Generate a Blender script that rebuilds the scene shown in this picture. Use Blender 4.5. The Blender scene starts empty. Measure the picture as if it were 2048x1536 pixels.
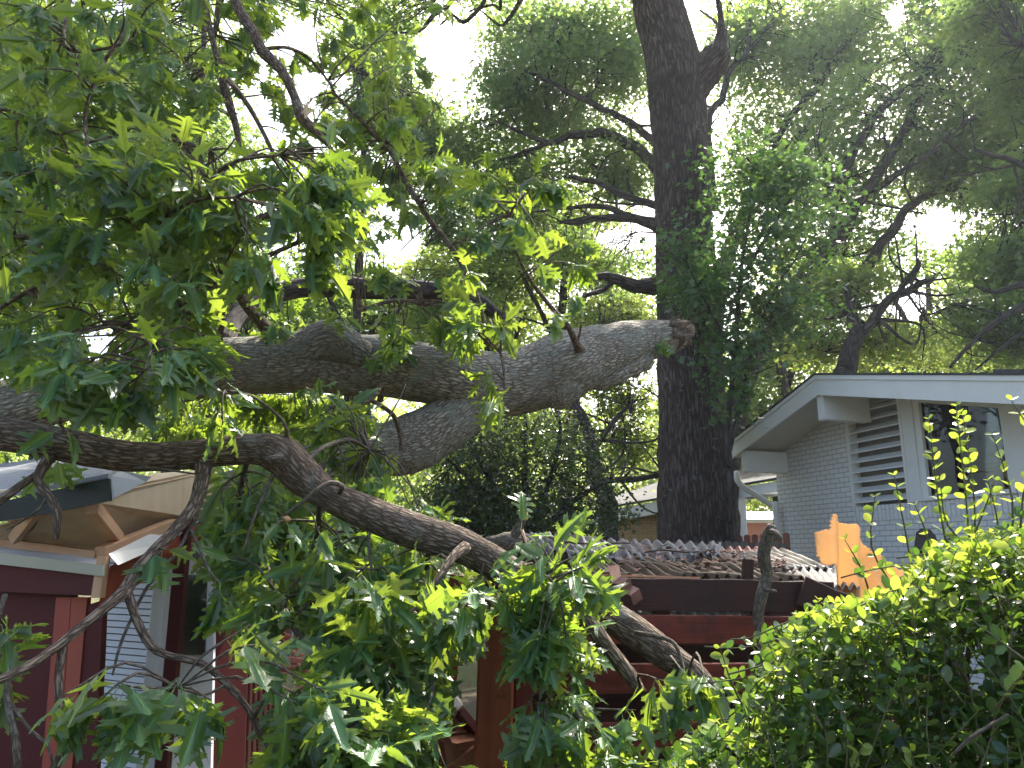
import bpy, math, random
import numpy as np
from mathutils import Vector, noise
from mathutils.geometry import tessellate_polygon

# ------------------------------------------------------------------ camera, sky, sun, exposure
scene = bpy.context.scene
COL = scene.collection
FPX, PITCH, EYE = 1547.0, math.radians(12.5), 1.6
cam_d = bpy.data.cameras.new('camera')
cam_d.sensor_width = 36.0
cam_d.lens = 36.0 * FPX / 2048.0
cam_d.clip_start, cam_d.clip_end = 0.05, 900.0
cam = bpy.data.objects.new('camera', cam_d)
cam.location = (0, 0, EYE)
cam.rotation_euler = (math.pi / 2 + PITCH, 0, 0)
COL.objects.link(cam)
scene.camera = cam

SUN_EL, SUN_AZ = math.radians(50), math.radians(24)      # azimuth clockwise from +Y
SUN = np.array([math.sin(SUN_AZ) * math.cos(SUN_EL), math.cos(SUN_AZ) * math.cos(SUN_EL), math.sin(SUN_EL)])
world = bpy.data.worlds.new('World')
scene.world = world
world.use_nodes = True
wn = world.node_tree
wn.nodes.clear()
w_out = wn.nodes.new('ShaderNodeOutputWorld')
w_bg = wn.nodes.new('ShaderNodeBackground')
w_sky = wn.nodes.new('ShaderNodeTexSky')
w_sky.sky_type = 'NISHITA'
w_sky.sun_disc = False
w_sky.sun_elevation = SUN_EL
w_sky.sun_rotation = SUN_AZ
w_sky.dust_density = 5.0
w_sky.air_density = 1.0
w_bg.inputs['Strength'].default_value = 0.15
wn.links.new(w_sky.outputs[0], w_bg.inputs[0])
wn.links.new(w_bg.outputs[0], w_out.inputs[0])
sun_d = bpy.data.lights.new('sun', 'SUN')
sun_d.energy = 5.0
sun_d.angle = math.radians(0.5)
sun_d.color = (1.0, 0.94, 0.84)
sun = bpy.data.objects.new('sun', sun_d)
sun.rotation_euler = Vector(SUN).to_track_quat('Z', 'Y').to_euler()
sun.location = tuple(SUN * 60)
COL.objects.link(sun)
vs = scene.view_settings
scene.display_settings.display_device = 'sRGB'
vs.view_transform = 'Standard'
vs.look = 'None'
vs.gamma = 1.0
vs.exposure = 1.75
cy = scene.cycles
cy.max_bounces = 8
cy.diffuse_bounces = 3
cy.glossy_bounces = 2
cy.transmission_bounces = 6
cy.transparent_max_bounces = 8
cy.sample_clamp_indirect = 6.0

# ------------------------------------------------------------------ helpers
R = np.random.default_rng(7)
CAMP = np.array([0.0, 0.0, EYE])
_up = np.array([0, -math.sin(PITCH), math.cos(PITCH)])
_fw = np.array([0, math.cos(PITCH), math.sin(PITCH)])


def ray(px, py):
    return _fw + np.array([(px - 1024) / FPX, 0, 0]) + _up * (-(py - 768) / FPX)


def P(px, py, d):
    """Point of the place seen along a sight line of the photograph at forward distance d."""
    r = ray(px, py)
    return CAMP + r * (d / r[1])


def proj(p):
    q = np.atleast_2d(p) - CAMP
    z = q @ _fw
    z = np.where(z < 0.05, 0.05, z)
    return 1024 + FPX * q[:, 0] / z, 768 - FPX * (q @ _up) / z


def unit(v):
    v = np.asarray(v, float)
    return v / np.maximum(np.linalg.norm(v, axis=-1, keepdims=True), 1e-9)


def rdir(n):
    return unit(R.normal(size=(n, 3)))


class MB:
    """Collects geometry for one mesh; g is a grain coordinate that runs along limbs and boards."""
    def __init__(self):
        self.v, self.f, self.g, self.n = [], [], [], 0

    def add(self, v, f, g=None):
        v = np.asarray(v, float).reshape(-1, 3)
        self.v.append(v)
        self.g.append(v if g is None else np.asarray(g, float).reshape(-1, 3))
        n = self.n
        self.f.extend([tuple(i + n for i in q) for q in f])
        self.n += len(v)
        return self


OFF = {}


def link(o, parent):
    COL.objects.link(o)
    if parent is not None:
        o.parent = parent
    return o


def obj(name, mb, mat, parent=None, smooth=False, local=False, loc=None):
    V, G = np.concatenate(mb.v), np.concatenate(mb.g)
    root = parent
    while root is not None and root.parent is not None:
        root = root.parent
    off = np.zeros(3)
    if root is not None and not local:
        off = np.array(root.location)
    if parent is None:
        off = np.array(loc) if loc is not None else np.array([V[:, 0].mean(), V[:, 1].mean(), V[:, 2].min()])
    me = bpy.data.meshes.new(name)
    me.from_pydata((V - off).tolist(), [], mb.f)
    a = me.attributes.new('grain', 'FLOAT_VECTOR', 'POINT')
    a.data.foreach_set('vector', G.astype(np.float32).ravel())
    if mat:
        me.materials.append(mat)
    if smooth:
        me.polygons.foreach_set('use_smooth', np.ones(len(me.polygons), bool))
    me.update()
    o = bpy.data.objects.new(name, me)
    link(o, parent)
    if parent is None:
        o.location = tuple(off)
    return o


def tag(o, label=None, cat=None, group=None, kind=None):
    for k, v in (('label', label), ('category', cat), ('group', group), ('kind', kind)):
        if v:
            o[k] = v
    return o


def thing(name, label, cat, loc, group=None, rotz=0.0):
    o = bpy.data.objects.new(name, None)
    o.empty_display_size = 0.1
    o.location = tuple(loc)
    o.rotation_euler = (0, 0, rotz)
    link(o, None)
    return tag(o, label, cat, group)


def resample(pts, rad, step):
    pts, rad = np.asarray(pts, float), np.asarray(rad, float)
    if len(pts) == 2:
        pts = np.array([pts[0], pts.mean(0), pts[1]])
        rad = np.array([rad[0], rad.mean(), rad[1]])
    p = np.vstack([2 * pts[0] - pts[1], pts, 2 * pts[-1] - pts[-2]])
    r = np.concatenate([[rad[0]], rad, [rad[-1]]])
    out, ro = [], []
    for i in range(1, len(p) - 2):
        L = np.linalg.norm(p[i + 1] - p[i])
        n = max(1, int(math.ceil(L / step)))
        t = (np.arange(n) / n)[:, None]
        a, b, c, d = p[i - 1], p[i], p[i + 1], p[i + 2]
        out.append(0.5 * (2 * b + (c - a) * t + (2 * a - 5 * b + 4 * c - d) * t ** 2 + (3 * b - a - 3 * c + d) * t ** 3))
        tt = t[:, 0]
        tt = tt * tt * (3 - 2 * tt)
        ro.append(r[i] * (1 - tt) + r[i + 1] * tt)
    out.append(p[-2][None])
    ro.append([r[-2]])
    return np.concatenate(out), np.concatenate(ro)


def tube(mb, pts, rad, sides=8, step=None, amp=0.0, freq=3.0, ridge=0.0, cap=0.5, wob=0.0, squash=1.0):
    """A limb: smooth path, tapering radius, knobbly skin, rounded tip."""
    rad = np.asarray(rad, float)
    p, r = resample(pts, rad, step or max(0.02, float(rad.mean()) * 1.2))
    n = len(p)
    if wob:
        for i in range(1, n - 1):
            q = p[i] * 2.3
            p[i] = p[i] + np.array(noise.noise_vector(Vector(q))) * wob * r[i]
    t = np.gradient(p, axis=0)
    t = unit(t)
    u = np.cross(t[0], [0.13, 0.91, 0.39])
    u = unit(u)
    s = np.concatenate([[0], np.cumsum(np.linalg.norm(np.diff(p, axis=0), axis=1))])
    V, G = [], []
    ang = np.arange(sides) * 2 * math.pi / sides
    ca, sa = np.cos(ang), np.sin(ang)
    for i in range(n):
        u = unit(u - t[i] * np.dot(u, t[i]))
        w = np.cross(t[i], u)
        d = ca[:, None] * u + sa[:, None] * w
        rr = np.full(sides, r[i])
        if amp:
            for j in range(sides):
                q = p[i] + d[j] * r[i]
                k = amp * noise.noise(Vector(q * freq)) + 0.4 * amp * noise.noise(Vector(q * freq * 2.9))
                if ridge:
                    k += ridge * (0.5 - abs(noise.noise(Vector((ca[j] * r[i] * 22, sa[j] * r[i] * 22, s[i] * 3.5)))))
                rr[j] *= 1 + k
        V.append(p[i] + d * rr[:, None])
        G.append(np.stack([ca * r[i], sa * r[i], np.full(sides, s[i])], 1))
    V, G = np.concatenate(V), np.concatenate(G)
    F = []
    for i in range(n - 1):
        for j in range(sides):
            k = (j + 1) % sides
            F.append((i * sides + j, i * sides + k, (i + 1) * sides + k, (i + 1) * sides + j))
    a0, a1 = p[0] - t[0] * r[0] * cap, p[-1] + t[-1] * r[-1] * cap
    V = np.vstack([V, a0, a1])
    G = np.vstack([G, [0, 0, 0], [0, 0, s[-1]]])
    for j in range(sides):
        k = (j + 1) % sides
        F.append((n * sides, k, j))
        F.append((n * sides + 1, (n - 1) * sides + j, (n - 1) * sides + k))
    mb.add(V, F, G)
    return p, r


def beam(mb, a, b, w, h, up=(0, 0, 1), ch=0.06, seg=1, wob=0.0):
    """A timber with eased edges from a to b; w across, h along up."""
    a, b = np.asarray(a, float), np.asarray(b, float)
    t = unit(b - a)
    if abs(np.dot(t, unit(up))) > .97:
        up = (0, 1, 0)
    s = unit(np.cross(t, up))
    u = np.cross(s, t)
    c = min(w, h) * ch
    x, y = w / 2, h / 2
    pr = [(-x + c, -y), (x - c, -y), (x, -y + c), (x, y - c), (x - c, y), (-x + c, y), (-x, y - c), (-x, -y + c)]
    L = float(np.linalg.norm(b - a))
    o = R.uniform(-9, 9, 3)
    V, G = [], []
    for i in range(seg + 1):
        k = i / seg
        q = a + (b - a) * k
        if wob:
            q = q + R.normal(size=3) * wob
        for (i1, j1) in pr:
            V.append(q + s * i1 + u * j1)
            G.append(o + np.array([i1, j1, k * L]))
    F = []
    for i in range(seg):
        for j in range(8):
            k = (j + 1) % 8
            F.append((i * 8 + j, i * 8 + k, i * 8 + 8 + k, i * 8 + 8 + j))
    F.append(tuple(range(7, -1, -1)))
    F.append(tuple(range(seg * 8, seg * 8 + 8)))
    mb.add(V, F, G)
    return mb


def prism(mb, pts, off):
    """A polygon given a real thickness along off."""
    p = np.asarray(pts, float)
    n = len(p)
    o = np.asarray(off, float)
    V = np.vstack([p, p + o])
    tris = tessellate_polygon([[Vector(q) for q in p]])
    F = [tuple(t) for t in tris] + [tuple(i + n for i in reversed(t)) for t in tris]
    for i in range(n):
        k = (i + 1) % n
        F.append((i, i + n, k + n, k))
    mb.add(V, F, V - p[0])
    return mb


def box(mb, x0, x1, y0, y1, z0, z1):
    V = [(x, y, z) for x in (x0, x1) for y in (y0, y1) for z in (z0, z1)]
    mb.add(V, [(0, 1, 3, 2), (4, 6, 7, 5), (0, 4, 5, 1), (2, 3, 7, 6), (0, 2, 6, 4), (1, 5, 7, 3)])
    return mb


# ------------------------------------------------------------------ materials
class NT:
    def __init__(self, name):
        self.m = bpy.data.materials.new(name)
        self.m.use_nodes = True
        self.t = self.m.node_tree
        self.t.nodes.clear()
        self.out = self.n('ShaderNodeOutputMaterial')

    def n(self, typ, **kw):
        nd = self.t.nodes.new(typ)
        for k, v in kw.items():
            if k.startswith('i_'):
                nd.inputs[k[2:].replace('_', ' ')].default_value = v
            else:
                setattr(nd, k, v)
        return nd

    def l(self, a, b):
        self.t.links.new(a, b)

    def attr(self, name):
        return self.n('ShaderNodeAttribute', attribute_name=name)

    def mapped(self, src, scale):
        m = self.n('ShaderNodeMapping')
        m.inputs['Scale'].default_value = scale
        self.l(src, m.inputs['Vector'])
        return m.outputs[0]

    def noise(self, vec, scale, detail=4, rough=0.6, dist=0.0):
        nd = self.n('ShaderNodeTexNoise')
        nd.inputs['Scale'].default_value = scale
        nd.inputs['Detail'].default_value = detail
        nd.inputs['Roughness'].default_value = rough
        nd.inputs['Distortion'].default_value = dist
        if vec is not None:
            self.l(vec, nd.inputs['Vector'])
        return nd.outputs['Fac']

    def ramp(self, fac, stops):
        r = self.n('ShaderNodeValToRGB')
        e = r.color_ramp.elements
        while len(e) < len(stops):
            e.new(0.5)
        for k, (pos, c) in enumerate(stops):
            e[k].position = pos
            e[k].color = (*c, 1) if len(c) == 3 else c
        self.l(fac, r.inputs[0])
        return r.outputs[0]

    def mix(self, fac, a, b, mode='MIX'):
        m = self.n('ShaderNodeMix', data_type='RGBA', blend_type=mode)
        for s, v in ((m.inputs[0], fac), (m.inputs[6], a), (m.inputs[7], b)):
            if hasattr(v, 'links') or isinstance(v, bpy.types.NodeSocket):
                self.l(v, s)
            elif isinstance(v, (int, float)):
                s.default_value = v
            else:
                s.default_value = (*v, 1)
        return m.outputs[2]

    def bump(self, h, strength, dist, prev=None):
        b = self.n('ShaderNodeBump')
        b.inputs['Strength'].default_value = strength
        b.inputs['Distance'].default_value = dist
        self.l(h, b.inputs['Height'])
        if prev is not None:
            self.l(prev, b.inputs['Normal'])
        return b.outputs[0]

    def bsdf(self, col, rough=0.7, normal=None, spec=0.5, **kw):
        p = self.n('ShaderNodeBsdfPrincipled')
        for s, v in ((p.inputs['Base Color'], col), (p.inputs['Roughness'], rough)):
            if isinstance(v, bpy.types.NodeSocket):
                self.l(v, s)
            elif isinstance(v, (int, float)):
                s.default_value = v
            else:
                s.default_value = (*v, 1)
        p.inputs['Specular IOR Level'].default_value = spec
        for k, v in kw.items():
            p.inputs[k.replace('_', ' ')].default_value = v
        if normal is not None:
            self.l(normal, p.inputs['Normal'])
        return p.outputs[0]

    def done(self, sh):
        self.l(sh, self.out.inputs['Surface'])
        return self.m


def mat_leaf(name, top1, top2, under, tr1, tr2, rough=0.4, fac=0.45, vein=0.0, spec=0.5):
    t = NT(name)
    a = t.attr('tint').outputs['Fac']
    geo = t.n('ShaderNodeNewGeometry')
    top = t.mix(a, top1, top2)
    if vein:
        vv = t.attr('vein').outputs['Fac']
        r = t.ramp(vv, [(0.0, (1, 1, 1)), (0.10, (0, 0, 0))])
        top = t.mix(r, top, tuple(min(1, c * 2.2 + 0.03) for c in top2))
        nz = t.noise(t.n('ShaderNodeTexCoord').outputs['Object'], 55, 2)
        nb = t.bump(nz, 0.25, 0.01)
    else:
        nb = None
    col = t.mix(geo.outputs['Backfacing'], top, under)
    p = t.bsdf(col, rough, nb, spec)
    tl = t.n('ShaderNodeBsdfTranslucent')
    t.l(t.mix(a, tr1, tr2), tl.inputs[0])
    mx = t.n('ShaderNodeMixShader')
    mx.inputs[0].default_value = fac
    t.l(p, mx.inputs[1])
    t.l(tl.outputs[0], mx.inputs[2])
    return t.done(mx.outputs[0])


def mat_bark(name, dark, mid, light, across=22.0, along=3.0, lichen=0.0, lichcol=(0.34, 0.36, 0.31), bump=0.9, dist=0.02):
    t = NT(name)
    g = t.attr('grain').outputs['Vector']
    v = t.mapped(g, (across, across, along))
    warp = t.n('ShaderNodeVectorMath', operation='ADD')
    nz = t.n('ShaderNodeTexNoise')
    nz.inputs['Scale'].default_value = 1.4
    t.l(v, nz.inputs['Vector'])
    t.l(v, warp.inputs[0])
    t.l(nz.outputs['Color'], warp.inputs[1])
    vo = t.n('ShaderNodeTexVoronoi', feature='DISTANCE_TO_EDGE')
    vo.inputs['Scale'].default_value = 1.0
    t.l(warp.outputs[0], vo.inputs['Vector'])
    fine = t.noise(t.mapped(g, (across * 3, across * 3, along * 5)), 1.0, 5, 0.7)
    big = t.noise(g, 2.2, 3)
    h = t.ramp(vo.outputs['Distance'], [(0.0, (0, 0, 0)), (0.28, (1, 1, 1))])
    hh = t.mix(0.45, h, fine)
    col = t.ramp(hh, [(0.12, dark), (0.5, mid), (0.9, light)])
    col = t.mix(t.ramp(big, [(0.35, (0, 0, 0)), (0.7, (0.5, 0.5, 0.5))]), col, tuple(c * 0.6 for c in mid))
    if lichen:
        ln = t.noise(g, 7.0, 5, 0.75)
        lf = t.ramp(ln, [(0.62 - 0.16 * lichen, (0, 0, 0)), (0.72 - 0.12 * lichen, (0.75, 0.75, 0.75))])
        col = t.mix(lf, col, lichcol)
    nb = t.bump(hh, bump, dist)
    return t.done(t.bsdf(col, 0.9, nb, 0.2))


def mat_wood(name, c1, c2, rough=0.7, across=45.0, along=1.6, bump=0.25, dirt=0.0, dirtcol=(0.03, 0.025, 0.02)):
    t = NT(name)
    g = t.attr('grain').outputs['Vector']
    a = t.noise(t.mapped(g, (across, across, along)), 1.0, 5, 0.6, 0.4)
    b = t.noise(g, 3.0, 4)
    col = t.mix(t.ramp(a, [(0.3, (0, 0, 0)), (0.7, (1, 1, 1))]), c1, c2)
    col = t.mix(t.ramp(b, [(0.35, (0.0, 0.0, 0.0)), (0.8, (0.45, 0.45, 0.45))]), col, tuple(c * 0.55 for c in c1))
    if dirt:
        d = t.noise(g, 9.0, 6, 0.75)
        col = t.mix(t.ramp(d, [(0.62 - 0.2 * dirt, (0, 0, 0)), (0.72, (0.85, 0.85, 0.85))]), col, dirtcol)
    return t.done(t.bsdf(col, rough, t.bump(a, bump, 0.004), 0.35))


def mat_paint(name, c, rough=0.55, var=0.12, bump=0.1, spots=0.0, spotcol=(0.06, 0.05, 0.04), scale=4.0):
    t = NT(name)
    g = t.attr('grain').outputs['Vector']
    a = t.noise(g, scale, 5, 0.65)
    col = t.mix(t.ramp(a, [(0.3, (0, 0, 0)), (0.75, (1, 1, 1))]), tuple(x * (1 - var) for x in c), tuple(min(1, x * (1 + var)) for x in c))
    if spots:
        d = t.noise(g, 38.0, 5, 0.8)
        col = t.mix(t.ramp(d, [(0.68 - 0.18 * spots, (0, 0, 0)), (0.76 - 0.1 * spots, (0.8, 0.8, 0.8))]), col, spotcol)
    return t.done(t.bsdf(col, rough, t.bump(t.noise(g, 60, 3), bump, 0.003), 0.4))


# ------------------------------------------------------------------ leaves
def leaf_half(seed, lobes, wid, sin):
    r = random.Random(seed)
    o = [(0.0, 0.012), (0.05, 0.02)]
    n = len(lobes)
    for k, (a, w) in enumerate(lobes):
        a += r.uniform(-.02, .02)
        w *= wid * r.uniform(.85, 1.15)
        o += [(a - .115, sin * r.uniform(.8, 1.3)), (a - .07, w * .50), (a - .025, w * .83), (a - .03 + .02, w * .98 + .012),
              (a + .015, w * .86), (a + .055, w * 1.04), (a + .05, w * .72), (a + .045, w * .48), (a + .025, sin * 1.25)]
    o += [(0.885, .045), (0.90, .11 * wid / .4), (0.925, .07), (0.955, .05)]
    return o


def oak_leaf(seed, lobes=((.27, .55), (.52, 1.0), (.74, .72)), wid=0.50, sin=0.13, curl=.18, fold=.14, wave=.035):
    """A lobed bristle tipped oak leaf with a stalk, bent so that no part of it is flat. Length 1 along x."""
    r = random.Random(seed * 31 + 5)
    V, F, vein = [], [], []
    for sgn in (1, -1):
        oh = leaf_half(seed * 2 + (sgn > 0), lobes, wid, sin)
        poly = [(x, sgn * y) for x, y in oh] + [(1.0, 0.0)]
        mid = [(.88, 0), (.74, 0), (.6, 0), (.46, 0), (.32, 0), (.18, 0), (.06, 0)]
        pts = poly + mid
        tris = tessellate_polygon([[Vector((x, y, 0)) for x, y in pts]])
        b = len(V)
        V += [(x, y) for x, y in pts]
        for t in tris:
            (ax, ay), (bx, by), (cx, cy_) = (pts[i] for i in t)
            area = (bx - ax) * (cy_ - ay) - (cx - ax) * (by - ay)
            q = tuple(i + b for i in t)
            F.append(q if area > 0 else q[::-1])
    A = np.array(V)
    x, y = A[:, 0], A[:, 1]
    z = -curl * x ** 2 + fold * np.abs(y) * (1 - .5 * x) + wave * np.sin(x * 9 + r.uniform(0, 6)) * np.sign(y) * (np.abs(y) / .2)
    z += -.5 * np.maximum(np.abs(y) - .15, 0) ** 1.4 * r.uniform(0, 1.6)
    V3 = np.stack([x * .8 + .2, y * .8, z * .8], 1)
    st = np.array([(0, .006, .02), (0, -.006, .02), (.1, .006, .015), (.1, -.006, .015), (.21, .008, 0), (.21, -.008, 0)])
    b = len(V3)
    F += [(b, b + 1, b + 3), (b, b + 3, b + 2), (b + 2, b + 3, b + 5), (b + 2, b + 5, b + 4)]
    vein = np.concatenate([np.abs(y), np.zeros(6)])
    return np.vstack([V3, st]), np.array(F), vein


def simple_leaf(kind):
    if kind == 'diamond':
        V = [(0, 0, 0), (.45, .27, .07), (1, 0, -.05), (.45, -.27, .07)]
        F = [(0, 2, 1), (0, 3, 2)]
    elif kind == 'lobed':
        V = [(0, 0, 0), (.3, .10, .02), (.42, .40, .06), (.6, .12, .02), (.78, .26, .02), (1, 0, -.08), (.78, -.26, .02), (.6, -.12, .02), (.42, -.40, .06), (.3, -.10, .02)]
        F = [(0, 9, 1), (1, 9, 7), (1, 7, 3), (1, 3, 2), (9, 8, 7), (3, 7, 5), (3, 5, 4), (7, 6, 5)]
    else:   # small oval leaf
        V = [(0, 0, 0), (.22, .24, .06), (.55, .33, .07), (.86, .19, .02), (1, 0, -.03), (.86, -.19, .02), (.55, -.33, .07), (.22, -.24, .06), (.35, 0, -.02), (.7, 0, -.03)]
        F = [(0, 8, 1), (1, 8, 2), (8, 9, 2), (2, 9, 3), (3, 9, 4), (4, 9, 5), (5, 9, 6), (6, 9, 8), (6, 8, 7), (7, 8, 0)]
    V = np.array(V, float)
    return V, np.array([f if True else f for f in F]), np.abs(V[:, 1])


OAK = [oak_leaf(1), oak_leaf(2, ((.24, .5), (.47, 1.0), (.70, .8)), .54, .17, .32, .18), oak_leaf(3, ((.3, .6), (.56, 1.0), (.76, .6)), .46, .12, .10, .10, .05),
       oak_leaf(4, ((.22, .42), (.43, .85), (.63, 1.0), (.79, .55)), .52, .10, .4, .12), oak_leaf(5, ((.28, .7), (.54, 1.0), (.75, .75)), .56, .15, -.1, .2, .04),
       oak_leaf(6, ((.25, .5), (.5, .9), (.72, .75)), .44, .20, .6, .1)]


def leaves_obj(name, templates, pos, axis, nrm, size, mat, parent, tint=None, loc=None):
    """One foliage mesh from many individually placed leaves."""
    pos, axis, nrm = np.asarray(pos, float), unit(axis), np.asarray(nrm, float)
    n = len(pos)
    y = unit(np.cross(nrm, axis))
    z = np.cross(axis, y)
    if tint is None:
        tint = R.random(n)
    ch = R.integers(0, len(templates), n)
    Vs, Fs, Ts, Es, base = [], [], [], [], 0
    for k, (tv, tf, te) in enumerate(templates):
        s = np.nonzero(ch == k)[0]
        if not len(s):
            continue
        sz = size[s][:, None, None]
        W = pos[s][:, None, :] + sz * (tv[None, :, 0:1] * axis[s][:, None, :] + tv[None, :, 1:2] * y[s][:, None, :] + tv[None, :, 2:3] * z[s][:, None, :])
        m = len(tv)
        Vs.append(W.reshape(-1, 3))
        Fs.append((tf[None] + (np.arange(len(s)) * m + base)[:, None, None]).reshape(-1, 3))
        Ts.append(np.repeat(tint[s], m))
        Es.append(np.tile(te, len(s)))
        base += m * len(s)
    V, F = np.concatenate(Vs), np.concatenate(Fs)
    root = parent
    while root is not None and root.parent is not None:
        root = root.parent
    off = np.array(root.location) if root is not None else (np.array(loc) if loc is not None else np.zeros(3))
    V = V - off
    me = bpy.data.meshes.new(name)
    me.vertices.add(len(V))
    me.vertices.foreach_set('co', V.astype(np.float32).ravel())
    me.loops.add(F.size)
    me.loops.foreach_set('vertex_index', F.astype(np.int32).ravel())
    me.polygons.add(len(F))
    me.polygons.foreach_set('loop_start', (np.arange(len(F)) * 3).astype(np.int32))
    me.polygons.foreach_set('use_smooth', np.ones(len(F), bool))
    for nm, arr in (('tint', np.concatenate(Ts)), ('vein', np.concatenate(Es))):
        a = me.attributes.new(nm, 'FLOAT', 'POINT')
        a.data.foreach_set('value', arr.astype(np.float32))
    me.materials.append(mat)
    me.update(calc_edges=True)
    o = bpy.data.objects.new(name, me)
    link(o, parent)
    if parent is None:
        o.location = tuple(off)
    return o


# openings in the canopy: clear sky seen between crowns (photo pixel, radii) and the paths the sun comes down
GAPS = [(890, 95, 62, 62), (805, 478, 46, 40), (605, 70, 36, 40), (1876, 452, 40, 46), (1822, 612, 48, 34), (690, 160, 16, 25),
        (1790, 30, 22, 30), (1235, 478, 55, 22), (1245, 560, 20, 14)]
SHAFTS = []          # (target, radius)


def in_gap(p, grow=1.0):
    x, y = proj(p)
    m = np.zeros(len(x), bool)
    for (gx, gy, rx, ry) in GAPS:
        m |= ((x - gx) / (rx * grow)) ** 2 + ((y - gy) / (ry * grow)) ** 2 < 1
    return m


def in_shaft(p, tmin=1.2):
    p = np.atleast_2d(p)
    m = np.zeros(len(p), bool)
    for tg, rad in SHAFTS:
        v = p - tg
        t = v @ SUN
        m |= (t > tmin) & (np.linalg.norm(v - t[:, None] * SUN, axis=1) < rad)
    return m


class Plant:
    """Keeps the limbs of one tree so that twigs can grow from the nearest of them."""
    def __init__(self, root):
        self.root, self.mb, self.meta, self.S, self.SI, self.SR = root, [], [], [], [], []

    def limb(self, pts, rads, name='limb', sides=8, grow=True, mat=None, parent=None, **kw):
        mb = MB()
        p, r = tube(mb, pts, rads, sides, **kw)
        self.mb.append(mb)
        self.meta.append((name, mat, parent))
        if grow:
            self.S.append(p)
            self.SI.append(np.full(len(p), len(self.mb) - 1))
            self.SR.append(r)
        return len(self.mb) - 1

    def freeze(self):
        self.SA, self.SIA, self.SRA = np.concatenate(self.S), np.concatenate(self.SI), np.concatenate(self.SR)

    def twig(self, tip, r0=.006, maxd=1.5, sides=4, sag=.15, draw=True):
        d = np.linalg.norm(self.SA - tip, axis=1)
        k = int(np.argmin(d))
        a, i = self.SA[k], int(self.SIA[k])
        if d[k] > maxd:
            a = tip + (a - tip) * maxd / d[k]
        L = np.linalg.norm(tip - a)
        m = (a + tip) / 2 + np.array([0, 0, sag * L]) + R.normal(size=3) * .09 * L
        if draw:
            tube(self.mb[i], [a, m, tip], [min(r0 * 1.5, self.SRA[k]), r0, r0 * .55], sides, step=max(.06, L / 4))
        return i, unit(tip - m)

    def build(self, mat):
        out = []
        for mb, (name, m, parent) in zip(self.mb, self.meta):
            par = self.root if parent is None else out[parent]
            out.append(obj(name, mb, m or mat, par, smooth=True))
        return out

# ------------------------------------------------------------------ the materials of the place
M = {}
M['oak_bark'] = mat_bark('oak bark', (.014, .011, .011), (.082, .060, .052), (.17, .132, .115), 21, 3.0, 0.12, (.26, .26, .24), 1.0, .035)
M['fallen_bark'] = mat_bark('fallen oak bark', (.022, .018, .015), (.31, .265, .21), (.57, .52, .43), 46, 11, .85, (.28, .30, .25), 1.0, .025)
M['bough_bark'] = mat_bark('bough bark', (.022, .016, .012), (.165, .12, .088), (.36, .28, .21), 78, 15, .35, (.24, .235, .20), 1.0, .012)
M['twig_bark'] = mat_bark('twig bark', (.035, .028, .022), (.11, .09, .07), (.22, .19, .15), 110, 30, .4, (.27, .26, .23), .5, .003)
M['far_bark'] = mat_bark('far bark', (.015, .013, .012), (.06, .05, .045), (.12, .10, .09), 14, 3, 0, bump=.5)
M['shoot_bark'] = mat_paint('green brown shoot', (.11, .10, .05), .7, .3)
M['raw_wood'] = mat_wood('torn heartwood', (.42, .20, .08), (.62, .36, .17), .8, 60, 4, .6)
M['oak_leaf'] = mat_leaf('oak leaf', (.030, .080, .032), (.055, .125, .045), (.11, .16, .10), (.25, .39, .03), (.42, .54, .05), .40, .44, vein=1, spec=.55)
M['far_leaf'] = mat_leaf('far oak leaf', (.035, .085, .04), (.065, .12, .05), (.10, .15, .09), (.23, .41, .08), (.44, .55, .12), .5, .5)
M['bright_leaf'] = mat_leaf('pale tree leaf', (.055, .115, .035), (.10, .16, .05), (.13, .17, .08), (.30, .46, .07), (.52, .58, .12), .5, .5)
M['dark_leaf'] = mat_leaf('evergreen leaf', (.022, .045, .020), (.04, .07, .028), (.06, .08, .05), (.08, .15, .02), (.14, .22, .04), .28, .32, spec=.6)
M['sapling_leaf'] = mat_leaf('young oak leaf', (.028, .072, .034), (.045, .10, .042), (.08, .13, .08), (.10, .22, .03), (.18, .30, .05), .45, .38)
M['privet_leaf'] = mat_leaf('privet leaf', (.022, .065, .018), (.06, .13, .025), (.09, .14, .05), (.10, .22, .02), (.28, .42, .04), .26, .34, spec=.65)
M['privet_tip'] = mat_leaf('privet young leaf', (.10, .19, .03), (.20, .28, .05), (.20, .26, .08), (.34, .48, .04), (.50, .55, .08), .3, .46)
M['white_paint'] = mat_paint('weathered white paint', (.70, .70, .68), .5, .05, .08, .10, (.45, .43, .38))
M['soffit_paint'] = mat_paint('soffit paint', (.58, .56, .52), .6, .05)
M['shingle'] = mat_paint('asphalt shingle', (.06, .06, .062), .95, .5, .5, .4, (.16, .16, .16), 30)
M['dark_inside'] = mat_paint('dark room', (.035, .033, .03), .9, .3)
M['shade_back'] = mat_paint('shaded backing', (.20, .19, .18), .9, .2)  # dark tone stands in for shade behind slats and between laps
M['tan_brick'] = None
M['picket'] = mat_wood('silvered fence wood', (.10, .085, .07), (.20, .175, .15), .9, 40, 2, .4, .3)
M['stained'] = mat_wood('red stained timber', (.12, .020, .013), (.24, .046, .026), .55, 30, 1.2, .6, .75, (.015, .009, .008))
M['stained_post'] = mat_wood('red brown post', (.20, .042, .016), (.32, .075, .030), .5, 40, 1.5, .3, .2, (.03, .012, .008))
M['black_timber'] = mat_wood('blackened timber', (.035, .012, .010), (.065, .018, .014), .6, 40, 1.5, .4, .6, (.012, .009, .008))
M['brown_board'] = mat_wood('split brown board', (.22, .08, .045), (.38, .16, .10), .7, 40, 1.5, .4, .2)
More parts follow.
